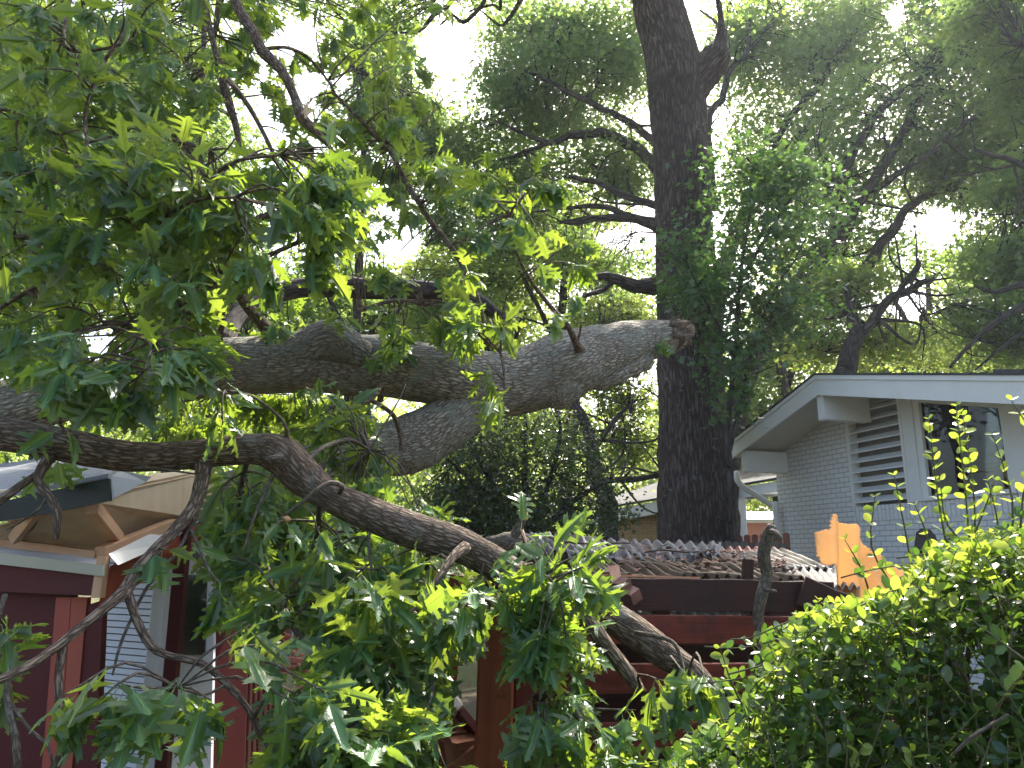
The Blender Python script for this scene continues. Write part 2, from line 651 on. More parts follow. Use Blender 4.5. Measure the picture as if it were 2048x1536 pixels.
M['pine'] = mat_wood('new pine lumber', (.62, .36, .22), (.74, .48, .31), .65, 55, 1.2, .2)
M['pine_pale'] = mat_wood('plywood', (.62, .47, .32), (.74, .59, .42), .7, 14, 1.0, .15)
M['maroon'] = mat_paint('maroon paint', (.085, .010, .010), .6, .12, .1, .1)
M['red_paint'] = mat_paint('faded red paint', (.36, .075, .05), .5, .1, .1, .15)
M['salmon'] = mat_paint('salmon paint', (.55, .22, .17), .55, .1, .1, .1)
M['orange_board'] = mat_paint('orange red board', (.36, .085, .05), .6, .1, .1, .1)
M['gutter_top'] = mat_paint('white metal', (.74, .76, .80), .35, .04, .03, .05)
M['gutter_cream'] = mat_paint('cream gutter', (.46, .45, .36), .45, .07, .05, .2)
M['flashing'] = mat_paint('grey metal flashing', (.36, .40, .46), .4, .05, .05, .1)
M['dark_metal'] = mat_paint('dark green metal', (.012, .020, .022), .35, .2, .05)
M['granules'] = mat_paint('grey roofing granules', (.30, .30, .31), .95, .25, .5, .4, (.10, .10, .10), 40)
M['grey_sheet'] = mat_paint('lichen grey sheet', (.125, .125, .137), .75, .2, .3, .65, (.07, .06, .055), 9)
M['rust_sheet'] = mat_paint('stained brown sheet', (.13, .085, .05), .7, .5, .3, 1.0, (.04, .037, .034), 7)
M['debris'] = mat_paint('weathered debris', (.24, .23, .21), .8, .3, .3, .8, (.05, .045, .04), 8)
M['bark_strip'] = mat_paint('rusty strip', (.16, .075, .055), .8, .35, .3, .5, (.04, .02, .02), 20)
M['black_cover'] = mat_paint('black enamel', (.012, .012, .013), .35, .2, .05)
M['lath'] = mat_paint('orange lath', (.55, .24, .12), .6, .1)
M['white_lap'] = mat_paint('white lap siding', (.62, .65, .70), .55, .05, .05, .1, (.3, .3, .3))


def mat_fiberglass(name, c, tr, fac):
    t = NT(name)
    g = t.attr('grain').outputs['Vector']
    a = t.noise(g, 26, 5, .7)
    col = t.mix(t.ramp(a, [(.3, (0, 0, 0)), (.75, (1, 1, 1))]), tuple(x * .75 for x in c), c)
    big = t.noise(g, 5, 4)
    col = t.mix(t.ramp(big, [(.5, (0, 0, 0)), (.8, (.6, .6, .6))]), col, tuple(x * .6 for x in c))
    p = t.bsdf(col, .4, t.bump(a, .3, .004), .5)
    tl = t.n('ShaderNodeBsdfTranslucent')
    t.l(t.mix(t.ramp(big, [(.4, (0, 0, 0)), (.8, (1, 1, 1))]), tr, tuple(x * .7 for x in tr)), tl.inputs[0])
    mx = t.n('ShaderNodeMixShader')
    mx.inputs[0].default_value = fac
    t.l(p, mx.inputs[1])
    t.l(tl.outputs[0], mx.inputs[2])
    return t.done(mx.outputs[0])


M['orange_glass'] = mat_fiberglass('amber fibreglass', (.76, .53, .28), (1.0, .70, .35), .48)
M['cream_glass'] = mat_fiberglass('cream fibreglass', (.34, .30, .26), (.4, .34, .26), .2)
M['pink_glass'] = mat_fiberglass('faded red fibreglass', (.22, .06, .05), (.3, .1, .08), .3)


def mat_brick(name, c1, c2, mortar, plane='xz', rough=.6, soldier=False, bump=.6):
    t = NT(name)
    o = t.n('ShaderNodeTexCoord').outputs['Object']
    sp = t.n('ShaderNodeSeparateXYZ')
    t.l(o, sp.inputs[0])
    cb = t.n('ShaderNodeCombineXYZ')
    t.l(sp.outputs['X' if plane == 'xz' else 'Y'], cb.inputs[1 if soldier else 0])
    t.l(sp.outputs['Z'], cb.inputs[0 if soldier else 1])
    b = t.n('ShaderNodeTexBrick')
    b.inputs['Scale'].default_value = 1
    b.inputs['Brick Width'].default_value = .21 if not soldier else .5
    b.inputs['Row Height'].default_value = .075
    b.inputs['Mortar Size'].default_value = .0075
    b.inputs['Mortar Smooth'].default_value = .35
    b.inputs['Color1'].default_value = (*c1, 1)
    b.inputs['Color2'].default_value = (*c2, 1)
    b.inputs['Mortar'].default_value = (*mortar, 1)
    ns = t.n('ShaderNodeTexNoise')
    ns.inputs['Scale'].default_value = 9
    t.l(o, ns.inputs['Vector'])
    vm = t.n('ShaderNodeVectorMath', operation='MULTIPLY_ADD')
    t.l(ns.outputs['Color'], vm.inputs[0])
    vm.inputs[1].default_value = (.008, .008, 0)
    t.l(cb.outputs[0], vm.inputs[2])
    t.l(vm.outputs[0], b.inputs['Vector'])
    nz = t.noise(o, 14, 5, .7)
    col = t.mix(.22, b.outputs['Color'], t.ramp(nz, [(.3, tuple(x * .6 for x in c1)), (.7, tuple(min(1, x * 1.2) for x in c1))]))
    inv = t.n('ShaderNodeMath', operation='SUBTRACT')
    inv.inputs[0].default_value = 1
    t.l(b.outputs['Fac'], inv.inputs[1])
    n1 = t.bump(inv.outputs[0], bump, .012)
    n2 = t.bump(t.noise(o, 60, 4), .2, .004, n1)
    return t.done(t.bsdf(col, rough, n2, .4))


M['white_brick'] = mat_brick('white painted brick', (.72, .72, .71), (.66, .66, .65), (.30, .30, .30))
M['white_soldier'] = mat_brick('white painted soldier course', (.72, .72, .71), (.66, .66, .65), (.36, .36, .36), soldier=True)
M['tan_brick'] = mat_brick('tan brick', (.36, .23, .10), (.28, .17, .075), (.16, .12, .08))


def mat_glass(name):
    t = NT(name)
    gl = t.n('ShaderNodeBsdfGlossy')
    gl.inputs['Roughness'].default_value = .02
    gl.inputs['Color'].default_value = (.8, .85, .85, 1)
    tr = t.n('ShaderNodeBsdfTransparent')
    tr.inputs['Color'].default_value = (.55, .58, .56, 1)
    fr = t.n('ShaderNodeFresnel')
    fr.inputs['IOR'].default_value = 1.5
    mx = t.n('ShaderNodeMixShader')
    t.l(fr.outputs[0], mx.inputs[0])
    t.l(tr.outputs[0], mx.inputs[1])
    t.l(gl.outputs[0], mx.inputs[2])
    return t.done(mx.outputs[0])


M['glass'] = mat_glass('window glass')


def mat_ground():
    t = NT('lawn and dirt')
    o = t.n('ShaderNodeTexCoord').outputs['Object']
    a = t.noise(o, .6, 5)
    b = t.noise(o, 25, 6, .75)
    col = t.mix(t.ramp(a, [(.42, (0, 0, 0)), (.58, (1, 1, 1))]), (.09, .07, .045), (.06, .095, .03))
    col = t.mix(t.ramp(b, [(.3, (0, 0, 0)), (.7, (.8, .8, .8))]), col, (.14, .115, .07))
    return t.done(t.bsdf(col, .95, t.bump(b, .6, .05), .2))


M['ground'] = mat_ground()

# ------------------------------------------------------------------ ground
g = MB()
N = 40
xs = np.linspace(-1, 1, N + 1)
xs = np.sign(xs) * np.abs(xs) ** 2.2 * 320
V = [(x, y + 20, .0 if abs(x) < 14 and -20 < y < 10 else .25 * noise.noise(Vector((x * .05, y * .05, 0)))) for x in xs for y in xs]
F = [(i * (N + 1) + j, (i + 1) * (N + 1) + j, (i + 1) * (N + 1) + j + 1, i * (N + 1) + j + 1) for i in range(N) for j in range(N)]
g.add(V, F)
tag(obj('ground', g, M['ground'], smooth=True, loc=(0, 0, 0)), kind='structure')

# the paths the sun comes down (a gap in the crowns over each of these places)
for (px, py, d, r) in [(1800, 1230, 2.3, .95), (1980, 1150, 2.4, .8), (1640, 1270, 2.4, .38), (1700, 1090, 4.2, .32), (1010, 540, 4.1, .62), (985, 700, 4.1, .42), (1080, 420, 4.2, .3),
                       (260, 230, 3.3, .45), (600, 360, 3.2, .2), (420, 330, 3.1, .25), (300, 740, 2.7, .2), (150, 380, 3.0, .35), (420, 150, 3.6, .22), (720, 1200, 2.8, .5), (830, 1330, 2.9, .5), (590, 1340, 2.6, .42), (420, 1420, 2.3, .25), (560, 1120, 3.0, .25), (480, 1180, 2.8, .25), (900, 1060, 3.6, .3),
                       (1060, 1180, 2.7, .3), (20, 450, 2.9, .25), (520, 690, 6.3, .5), (1200, 690, 7.0, .5), (800, 690, 6.4, .4), (1290, 650, 7.1, .3), (800, 1030, 3.1, .25), (620, 940, 3.1, .25), (250, 885, 3.0, .25), (1000, 1120, 3.2, .2), (1250, 1250, 3.2, .2), (1560, 1115, 4.8, .18), (1180, 1090, 4.6, .15), (760, 980, 3.2, .3),
                       (230, 1350, 2.2, .3), (1340, 1390, 2.4, .3)]:
    SHAFTS.append((P(px, py, d), r))

LEAF = {k: [simple_leaf(k)] for k in ('diamond', 'lobed', 'oval')}


def px_limb(pl, pts, name='limb', sides=8, **kw):
    w = [P(x, y, d) for x, y, d, r in pts]
    rr = [r * d / FPX for x, y, d, r in pts]
    return pl.limb(w, rr, name, sides, **kw)


def grow_side(pl, n, lo=.8, hi=2.2, rmin=.02, up=.35):
    """Side branches off the traced limbs."""
    SA, SR, SI = np.concatenate(pl.S), np.concatenate(pl.SR), np.concatenate(pl.SI)
    ok = np.nonzero(SR > rmin)[0]
    for k in R.choice(ok, n):
        L = R.uniform(lo, hi)
        d = unit(R.normal(size=3) + [0, 0, up])
        a = SA[k]
        b = a + d * L * .5 + R.normal(size=3) * .12 * L
        c = b + unit(d + R.normal(size=3) * .5 + [0, 0, .2]) * L * .5
        r0 = min(SR[k] * .5, .05)
        i = int(SI[k])
        p, r = tube(pl.mb[i], [a, b, c], [r0, r0 * .6, r0 * .25], 5, step=.2, wob=.6)
        pl.S.append(p[1:])
        pl.SI.append(np.full(len(p) - 1, i))
        pl.SR.append(r[1:])


def crown(pl, blobs, mat, leaf='lobed', L=.12, per=34, spread=(.40, .40, .17), twigp=.6, name='crown', flat=.9, gaps=True, maxd=2.0, tw=.012, dens=1.0, back=0.0):
    """Leaf clumps spread through the volume of a crown, each at the end of a twig."""
    pl.freeze()
    POS, TN = [], []
    for (px, py, d, rx, ry, n) in blobs:
        c = P(px, py, d + back)
        k = max(1, int(n * dens / per))
        q = rdir(k) * (R.random(k) ** .42)[:, None]
        s = d / FPX
        cen = c + q * np.array([rx * s, max(rx, ry) * s * .8, ry * s])
        m = ~in_shaft(cen)
        if gaps:
            m &= ~in_gap(cen, 1.1)
        cen = cen[m]
        cen = cen[cen[:, 2] > .3]
        for t in cen:
            pl.twig(t, tw, maxd, draw=R.random() < twigp)
        for t in cen:
            m_ = int(per * R.uniform(.5, 1.5))
            POS.append(t + R.normal(size=(m_, 3)) * np.array(spread) * R.uniform(.7, 1.25))
            TN.append(np.clip(R.normal(R.uniform(.2, .8), .18, m_), 0, 1))
    POS, TN = np.concatenate(POS), np.concatenate(TN)
    if gaps:
        k = ~in_gap(POS, .9)
        POS, TN = POS[k], TN[k]
    k = ~in_shaft(POS)
    POS, TN = POS[k], TN[k]
    n = len(POS)
    ax = unit(R.normal(size=(n, 3)) * [1, 1, .55] + [0, 0, -.25])
    nr = unit(R.normal(size=(n, 3)) * .62 + [0, 0, flat])
    return leaves_obj(name, LEAF[leaf], POS, ax, nr, L * R.uniform(.65, 1.25, n), mat, pl.root, TN)


# ------------------------------------------------------------------ the standing oak
b = P(1402, 1300, 12.5)
root = thing('standing_oak', 'tall thick furrowed oak trunk with a burl stub near its top, rising behind the fence', 'tree', (b[0], b[1], 0))
pl = Plant(root)
dt = 12.5
tr = [(1406, 1420, dt, 92), (1402, 1250, dt, 78), (1396, 1075, dt, 71), (1390, 940, dt, 68), (1384, 800, dt, 66), (1377, 650, dt, 62.5), (1367, 450, dt, 58), (1361, 300, dt, 59), (1352, 170, dt, 62),
      (1335, 80, dt, 56), (1314, 0, dt, 55), (1296, -150, dt, 50), (1280, -420, dt, 42), (1290, -800, dt, 30)]
w = [P(x, y, d) for x, y, d, r in tr]
w[0][2] = 0
pl.limb(w, [r * d / FPX for x, y, d, r in tr], 'trunk', 72, step=.11, amp=.05, freq=1.6, ridge=.10, mat=M['oak_bark'])
px_limb(pl, [(1360, 215, dt - .1, 40), (1395, 160, dt - .1, 40), (1428, 118, dt - .1, 35), (1441, 84, dt - .1, 15), (1442, 40, dt, 7), (1436, -20, dt, 6), (1450, -120, dt, 5)], 'burl_stub', 28, step=.07, amp=.1, freq=3, ridge=.08, mat=M['oak_bark'], parent=0)
px_limb(pl, [(1320, 572, dt, 20), (1270, 572, dt - .3, 15), (1235, 560, dt - .5, 12), (1205, 552, dt - .6, 8), (1178, 562, dt - .7, 3)], 'broken_limb', 12, amp=.2, freq=5, mat=M['oak_bark'], parent=0)
px_limb(pl, [(1232, 556, dt - .5, 7), (1205, 580, dt - .6, 6), (1175, 590, dt - .8, 5), (1140, 612, dt - .9, 2.5)], 'broken_limb', 7, amp=.15, mat=M['oak_bark'], parent=2)
for pts in ([(1300, -150, dt, 25), (1450, -330, dt, 18), (1700, -520, 11.5, 10)], [(1285, -300, dt, 22), (1050, -520, 11.5, 15), (800, -700, 10.5, 8)],
            [(1285, -420, dt, 20), (1350, -700, 11, 14), (1500, -900, 9.5, 8)], [(1296, -100, dt, 18), (1150, -220, 11, 12), (960, -300, 10, 7)]):
    px_limb(pl, pts, 'limb', 10, amp=.06, wob=.5, mat=M['far_bark'])
shade = []  # unseen leaf clumps added up the sun line to shade sheets and porch
for (px, py, d, r, n) in ((1300, 1118, 4.5, .85, 1500), (1500, 1130, 4.4, .6, 900), (320, 1075, 4.2, .45, 700), (120, 960, 4.2, .6, 900), (330, 970, 4.6, .5, 800)):
    c = P(px, py, d) + SUN * 16.5
    x, y = proj(c)
    shade.append((x[0], y[0], c[1], r * FPX / c[1], r * FPX / c[1], n))
crown(pl, shade + [(1350, -520, 12, 420, 260, 9000), (1800, -560, 11.5, 380, 220, 6500), (850, -620, 11, 420, 260, 8000), (1450, -900, 10, 500, 260, 8000), (600, -400, 11.5, 300, 150, 5500), (300, -560, 11.5, 380, 260, 5000), (1000, -280, 11.5, 300, 110, 1800)],
      M['far_leaf'], 'lobed', .15, 34, (.5, .5, .3), twigp=.3, gaps=False, maxd=3)
pl.build(M['oak_bark'])

# ------------------------------------------------------------------ trees behind
def far_tree(name, label, limbs, blobs, mat, sides=7, n_side=30, group='trees behind the fence', **kw):
    x, y, d, r = limbs[0][0]
    b = P(x, y, d)
    root = thing(name, label, 'tree', (b[0], b[1], 0), group)
    pl = Plant(root)
    for k, pts in enumerate(limbs):
        w = [P(*q[:3]) for q in pts]
        rr = [q[3] * q[2] / FPX for q in pts]
        if k == 0 and w[0][2] > 0.2:
            w.insert(0, np.array([w[0][0], w[0][1], -.05]))
            rr.insert(0, rr[0] * 1.25)
        pl.limb(w, rr, 'trunk' if k == 0 else 'limb', 12 if k == 0 else sides, amp=.07, freq=1.2, wob=.2 if k == 0 else .6, mat=M['far_bark'])
    grow_side(pl, n_side)
    kw.setdefault('dens', .85)
    kw.setdefault('back', 1.3)
    kw['L'] = kw.get('L', .12) * 1.32
    crown(pl, blobs, mat, **kw)
    pl.build(M['far_bark'])


d = 19.0
far_tree('leaning_oak', 'dark oak leaning right above the white house, its forked limbs fanning to the upper right', [
    [(1450, 1000, d, 26), (1478, 800, d, 24), (1517, 690, d, 22), (1545, 651, d, 20), (1580, 593, d, 19), (1639, 520, d, 17), (1689, 461, d, 17), (1705, 422, d, 13), (1728, 390, d, 12), (1760, 340, d, 11), (1814, 250, d, 10), (1850, 150, d, 7), (1900, 40, d, 5), (1960, -90, d, 3)],
    [(1674, 470, d, 13), (1672, 441, d, 11), (1681, 371, d, 10), (1705, 312, d, 10), (1728, 273, d, 9), (1756, 226, d, 9), (1803, 187, d, 8), (1842, 160, d, 8), (1904, 98, d, 9), (1931, 47, d, 7), (1960, -40, d, 5)],
    [(1728, 390, d, 9), (1775, 363, d, 7), (1857, 308, d - 1, 6), (1912, 258, d - 1, 5), (1982, 219, d - 2, 5), (2045, 187, d - 2, 4), (2120, 150, d - 3, 3)],
    [(1732, 560, d + .5, 14), (1732, 535, d + .5, 13), (1775, 473, d, 11), (1822, 410, d, 9), (1904, 379, d, 6), (1990, 395, d - 1, 4), (2080, 430, d - 2, 3)],
], [(1760, 300, d, 210, 190, 10000), (1950, 130, d - 1, 170, 190, 9000), (1930, 330, d - 1, 160, 110, 7000), (1640, 430, d, 130, 120, 4000), (1850, 20, d, 200, 120, 6000), (2060, 250, d - 2, 120, 230, 6500), (1760, 520, d + 1, 130, 60, 2500), (1980, 500, d, 110, 60, 3000)], M['far_leaf'], L=.13)
d = 22.0
far_tree('slanting_oak', 'oak with several thin dark limbs slanting upward right of the thick trunk', [
    [(1400, 1010, d, 22), (1420, 700, d, 20), (1470, 470, d, 15), (1560, 320, d, 10), (1639, 230, d, 8), (1674, 203, d, 7), (1705, 187, d, 6), (1760, 120, d, 4)],
    [(1540, 350, d, 8), (1560, 265, d, 7), (1600, 211, d, 8), (1631, 180, d, 8), (1662, 129, d, 8), (1705, 70, d, 7), (1740, 0, d, 5), (1760, -60, d, 4)],
    [(1500, 430, d, 9), (1603, 316, d, 7), (1642, 269, d, 8), (1682, 219, d, 7), (1730, 195, d, 5), (1767, 168, d, 4)],
    [(1430, 420, d, 9), (1416, 250, d, 8), (1443, 195, d, 8), (1463, 137, d, 7), (1490, 109, d, 6), (1500, 40, d, 4)],
    [(1463, 137, d, 5), (1520, 75, d, 4), (1560, 20, d, 3)], [(1450, 150, d, 5), (1440, 60, d, 4), (1400, 20, d, 3)],
], [(1580, 160, d, 190, 150, 10500), (1480, 80, d, 130, 120, 5000), (1700, 80, d, 150, 120, 6500), (1530, 330, d, 120, 120, 4500), (1640, 20, d, 220, 80, 5500)], M['far_leaf'], L=.13)
d = 20.0
far_tree('arching_oak', 'broad oak behind the thick trunk with arching limbs reaching left over open sky', [
    [(1340, 1000, d, 26), (1345, 700, d, 24), (1350, 480, d, 22), (1345, 330, d, 18), (1330, 150, d, 12), (1300, 0, d, 8)],
    [(1345, 380, d, 14), (1297, 318, d, 12), (1266, 294, d, 12), (1208, 267, d, 11), (1147, 270, d, 9), (1095, 284, d, 7), (1040, 262, d, 4), (990, 240, d, 2)],
    [(1345, 330, d, 12), (1297, 270, d, 9), (1242, 236, d, 8), (1195, 212, d, 7), (1112, 171, d, 5), (1050, 140, d, 3)],
    [(1350, 480, d, 13), (1277, 437, d, 10), (1230, 436, d, 9), (1174, 437, d, 7), (1120, 445, d, 4)],
    [(1350, 450, d, 10), (1260, 431, d, 8), (1200, 412, d, 6), (1140, 415, d, 4), (1060, 425, d, 2)],
    [(1340, 420, d, 10), (1260, 395, d, 8), (1190, 365, d, 6), (1130, 352, d, 4)],
    [(1095, 284, d, 6), (1060, 300, d, 4), (1000, 320, d, 3)],
], [(1130, 150, d, 170, 140, 11500), (1010, 180, d - .5, 75, 90, 4000), (1200, 330, d, 130, 100, 5500), (1210, 60, d, 140, 90, 6500), (1050, 370, d, 110, 70, 4000), (1240, 540, d + 1, 100, 60, 3000), (1010, 480, d, 90, 80, 3500), (1060, 60, d, 110, 70, 4500), (1265, 150, d - .5, 60, 120, 3000), (1265, 350, d - .5, 50, 70, 1800), (960, 290, d, 90, 60, 3000), (1090, 250, d + .5, 120, 60, 3500), (1150, 500, d + 1, 110, 60, 3000)], M['far_leaf'], L=.12)
d = 15.0
far_tree('overhanging_oak', 'oak whose thin crooked limbs hang into the picture at the top edge against the sky', [
    [(1385, 1000, 17, 20), (1372, 600, 17, 18), (1345, 150, 16.5, 15), (1290, -150, 16, 13), (1100, -230, 15.5, 10), (960, -120, d, 8), (904, 0, d, 6), (870, 27, d, 6), (839, 62, d, 4), (791, 65, d, 2)],
    [(980, -40, d, 6), (969, 0, d, 5), (932, 44, d, 5), (905, 32, d, 3), (880, 50, d, 2)],
    [(1080, -40, d, 7), (1044, 0, d, 6), (1020, 34, d, 5), (1000, 50, d, 3), (960, 20, d, 2)],
    [(1000, -20, d, 5), (1001, 18, d, 4), (985, 10, d, 3), (940, 22, d, 2)],
], [(800, 30, d, 90, 45, 1500), (640, -10, d, 120, 28, 1100), (985, -30, d, 120, 45, 1400), (760, 60, d, 40, 25, 400), (560, 10, d, 40, 30, 300)], M['far_leaf'], L=.11, n_side=10)
d = 17.0
far_tree('slender_oak', 'slim upright oak trunk standing just behind the white house roof, forking toward a sky gap', [
    [(1690, 800, d, 22), (1692, 745, d, 21), (1702, 700, d, 18), (1713, 672, d, 15), (1706, 640, d, 12), (1701, 610, d, 8), (1690, 570, d, 5)],
    [(1713, 679, d, 11), (1745, 640, d, 11), (1779, 601, d, 9), (1810, 585, d, 9), (1835, 570, d, 7), (1857, 562, d, 6), (1880, 545, d, 3)],
    [(1795, 590, d, 7), (1808, 565, d, 6), (1835, 540, d, 5), (1838, 522, d, 3)],
], [(1680, 600, d, 90, 60, 2800), (1760, 690, d, 100, 50, 2500), (1900, 700, d + 2, 130, 50, 3000), (1640, 690, d, 70, 50, 1800), (1720, 560, d, 80, 40, 1500)], M['bright_leaf'], L=.11)
d = 14.0
far_tree('edge_oak', 'spreading oak at the right edge with limbs sweeping down over the house roof', [
    [(2300, 900, d, 30), (2260, 650, d, 26), (2180, 560, d, 16), (2090, 590, d, 11), (2048, 610, d, 9), (1985, 650, d, 6), (1930, 700, d, 4), (1900, 735, d, 3)],
    [(2260, 620, d, 14), (2100, 560, d, 9), (2040, 570, d, 8), (1990, 585, d, 5), (1950, 570, d, 3)],
    [(2260, 560, d, 14), (2150, 420, d, 9), (2048, 330, d, 7), (1950, 300, d, 4)],
    [(2250, 500, d, 14), (2150, 250, d, 9), (2050, 90, d, 6)],
    [(2090, 640, d, 6), (2010, 690, d, 4), (1950, 740, d, 2)],
], [(2060, 530, d, 130, 80, 4200), (2080, 380, d, 120, 110, 5200), (2080, 130, d, 130, 160, 6000), (1990, 640, d, 90, 50, 2200), (2060, 690, d, 90, 45, 1800), (1990, 20, d, 110, 60, 2800)], M['far_leaf'], L=.12)
d = 18.0
far_tree('bent_tree', 'small bent tree seen under the fallen trunk, left of the thick oak', [
    [(1215, 1010, d, 18), (1192, 968, d, 15), (1186, 910, d, 14), (1181, 876, d, 13), (1165, 835, d, 11), (1150, 800, d, 9), (1160, 740, d, 6), (1190, 660, d, 4)],
    [(1186, 900, d, 7), (1230, 840, d, 5), (1270, 800, d, 3)], [(1192, 960, d, 7), (1260, 960, d, 6), (1320, 950, d, 5), (1350, 930, d, 3)],
], [(1250, 800, d + 1, 80, 60, 2600), (1270, 900, d + 1, 70, 60, 2400), (1200, 720, d, 90, 50, 1800), (1100, 860, d + 2, 80, 60, 1600), (1250, 650, d + 2, 80, 50, 2200)], M['bright_leaf'], L=.11, per=26)
for k, (label, x, d, top, blobs) in enumerate([
    ('mid green oak filling the background at the left edge behind the hanging leaves', -60, 17, -100, [(60, 100, 17, 220, 150, 5200), (60, 350, 17, 240, 130, 5200), (-40, 560, 17, 200, 110, 3500)]),
    ('mid green oak behind the hanging leaves left of the upper sky gap', 400, 19, -60, [(330, 90, 19, 210, 130, 4600), (360, 300, 19, 190, 110, 4200), (420, 500, 19, 200, 110, 4200), (520, 620, 19, 160, 80, 2600)]),
    ('dark green tree behind the hanging leaves between the two sky gaps', 720, 20, 150, [(760, 250, 20, 120, 100, 3600), (740, 110, 20, 110, 100, 3800), (850, 260, 20, 80, 70, 2000), (880, 330, 20, 80, 60, 1800), (680, 560, 20, 110, 70, 2200), (900, 430, 20, 70, 90, 2000), (900, 620, 20, 110, 70, 2600)]),
    ('pale yellow green tree behind the leaf mass at the left edge', 60, 24, 250, [(40, 330, 24, 190, 150, 6000), (120, 560, 24, 200, 130, 5500), (-60, 120, 24, 160, 160, 4000)]),
    ('light green tree glowing behind the hanging oak leaves, left of centre', 330, 27, 230, [(330, 340, 27, 170, 140, 6000), (420, 600, 27, 180, 110, 5500), (470, 840, 27, 300, 70, 5500), (250, 180, 27, 110, 110, 2500)]),
    ('yellow green tree showing in the gap above the fallen trunk', 690, 26, 380, [(660, 640, 26, 130, 90, 5000), (650, 430, 26, 70, 60, 2000), (820, 640, 26, 120, 70, 3500)]),
    ('pale feathery tree between the hanging sunlit spray and the thick oak trunk', 1130, 25, 300, [(1130, 480, 25, 130, 110, 4500), (1020, 380, 25, 90, 90, 2500), (1210, 640, 25, 110, 70, 3000), (880, 560, 25, 120, 90, 3000), (1000, 560, 25, 100, 90, 2600)]),
    ('thin pale tree low behind the dark evergreen shrub', 980, 28, 500, [(1000, 640, 28, 120, 110, 4200), (960, 860, 28, 150, 110, 4500)]),
    ('sunny yellow green tree between the thick trunk and the house roof', 1560, 26, 500, [(1560, 700, 26, 110, 110, 4500), (1500, 860, 25, 80, 110, 3500), (1620, 560, 26, 100, 80, 3000)]),
    ('sunny tree rising behind the roof ridge of the white house', 1850, 28, 500, [(1830, 690, 28, 150, 80, 5500), (1980, 720, 28, 130, 60, 4000), (1750, 760, 28, 90, 60, 2500), (1960, 560, 28, 120, 70, 3000)]),
]):
    far_tree('background_tree', label, [[(x, 1020, d, 14), (x + 12, 850, d, 12), (x - 6, 650, d, 9), (x + 8, top + 120, d, 6), (x, top, d, 3)],
                                         [(x + 6, 800, d, 7), (x + 60, 650, d, 5), (x + 110, 560, d, 3)], [(x, 720, d, 7), (x - 60, 600, d, 5), (x - 110, 500, d, 3)]],
             blobs, M['far_leaf'] if k < 3 else M['bright_leaf'], L=.13 if k < 3 else .15, n_side=20, per=30, spread=(.45, .45, .22), dens=1.3 if k < 3 else 1.6)

# far wood that closes the view: one mass nobody could count
cen = []
for k in range(2600):
    a = R.uniform(-1.0, 1.0)
    dd = R.uniform(38, 60)
    h = (10 + 5 * noise.noise(Vector((a * 6, 2.0, .5)))) * R.random() ** .8
    cen.append((math.tan(a) * dd * .8, dd, h + .3))
cen = np.array(cen)
cen = cen[~in_gap(cen, 1.0)]
pos = (cen[:, None, :] + R.normal(size=(len(cen), 34, 3)) * [1.0, 1.0, .7]).reshape(-1, 3)
n = len(pos)
tag(leaves_obj('distant_wood', LEAF['lobed'], pos, unit(R.normal(size=(n, 3))), unit(R.normal(size=(n, 3)) * .6 + [0, 0, .8]), R.uniform(.28, .6, n), M['bright_leaf'], None,
               np.repeat(R.random(len(cen)), 34), loc=(0, 50, 0)), 'pale green wood far behind the houses', 'trees', kind='stuff')

# dark evergreen shrub behind the pergola
d = 10.0
b = P(1050, 1150, d)
root = thing('evergreen_shrub', 'large dark small-leaved evergreen shrub behind the corrugated roof sheets', 'shrub', (b[0], b[1], 0))
pl = Plant(root)
for pts in ([(1055, 1300, d, 14), (1052, 1120, d, 11), (1050, 980, d, 8), (1052, 870, d, 5), (1049, 800, d, 3)], [(1050, 1150, d, 9), (1000, 1000, d, 7), (970, 940, d, 6), (935, 885, d, 4), (920, 840, d, 2)],
            [(1000, 1010, d, 6), (930, 950, d, 5), (890, 915, d, 3)], [(1052, 1080, d, 7), (1100, 960, d, 5), (1120, 860, d, 4), (1105, 800, d, 2)], [(1060, 1080, d, 6), (1150, 1000, d, 5), (1220, 960, d, 3)]):
    px_limb(pl, pts, 'stem', 7, amp=.08, wob=.5)
grow_side(pl, 40, .3, .8, .01)
crown(pl, [(1000, 1010, d, 130, 70, 8000), (900, 1020, d, 80, 50, 3600), (1060, 900, d, 130, 90, 5500), (1150, 960, d + .3, 110, 80, 4200), (1190, 1030, d + .4, 90, 40, 2200), (930, 920, d, 90, 70, 2600), (1060, 1060, d, 160, 30, 4200), (1000, 840, d, 110, 40, 1600)],
      M['dark_leaf'], 'oval', .05, 24, (.14, .14, .10), twigp=.5, gaps=False, maxd=.8, tw=.005, dens=.62)
pl.build(M['far_bark'])

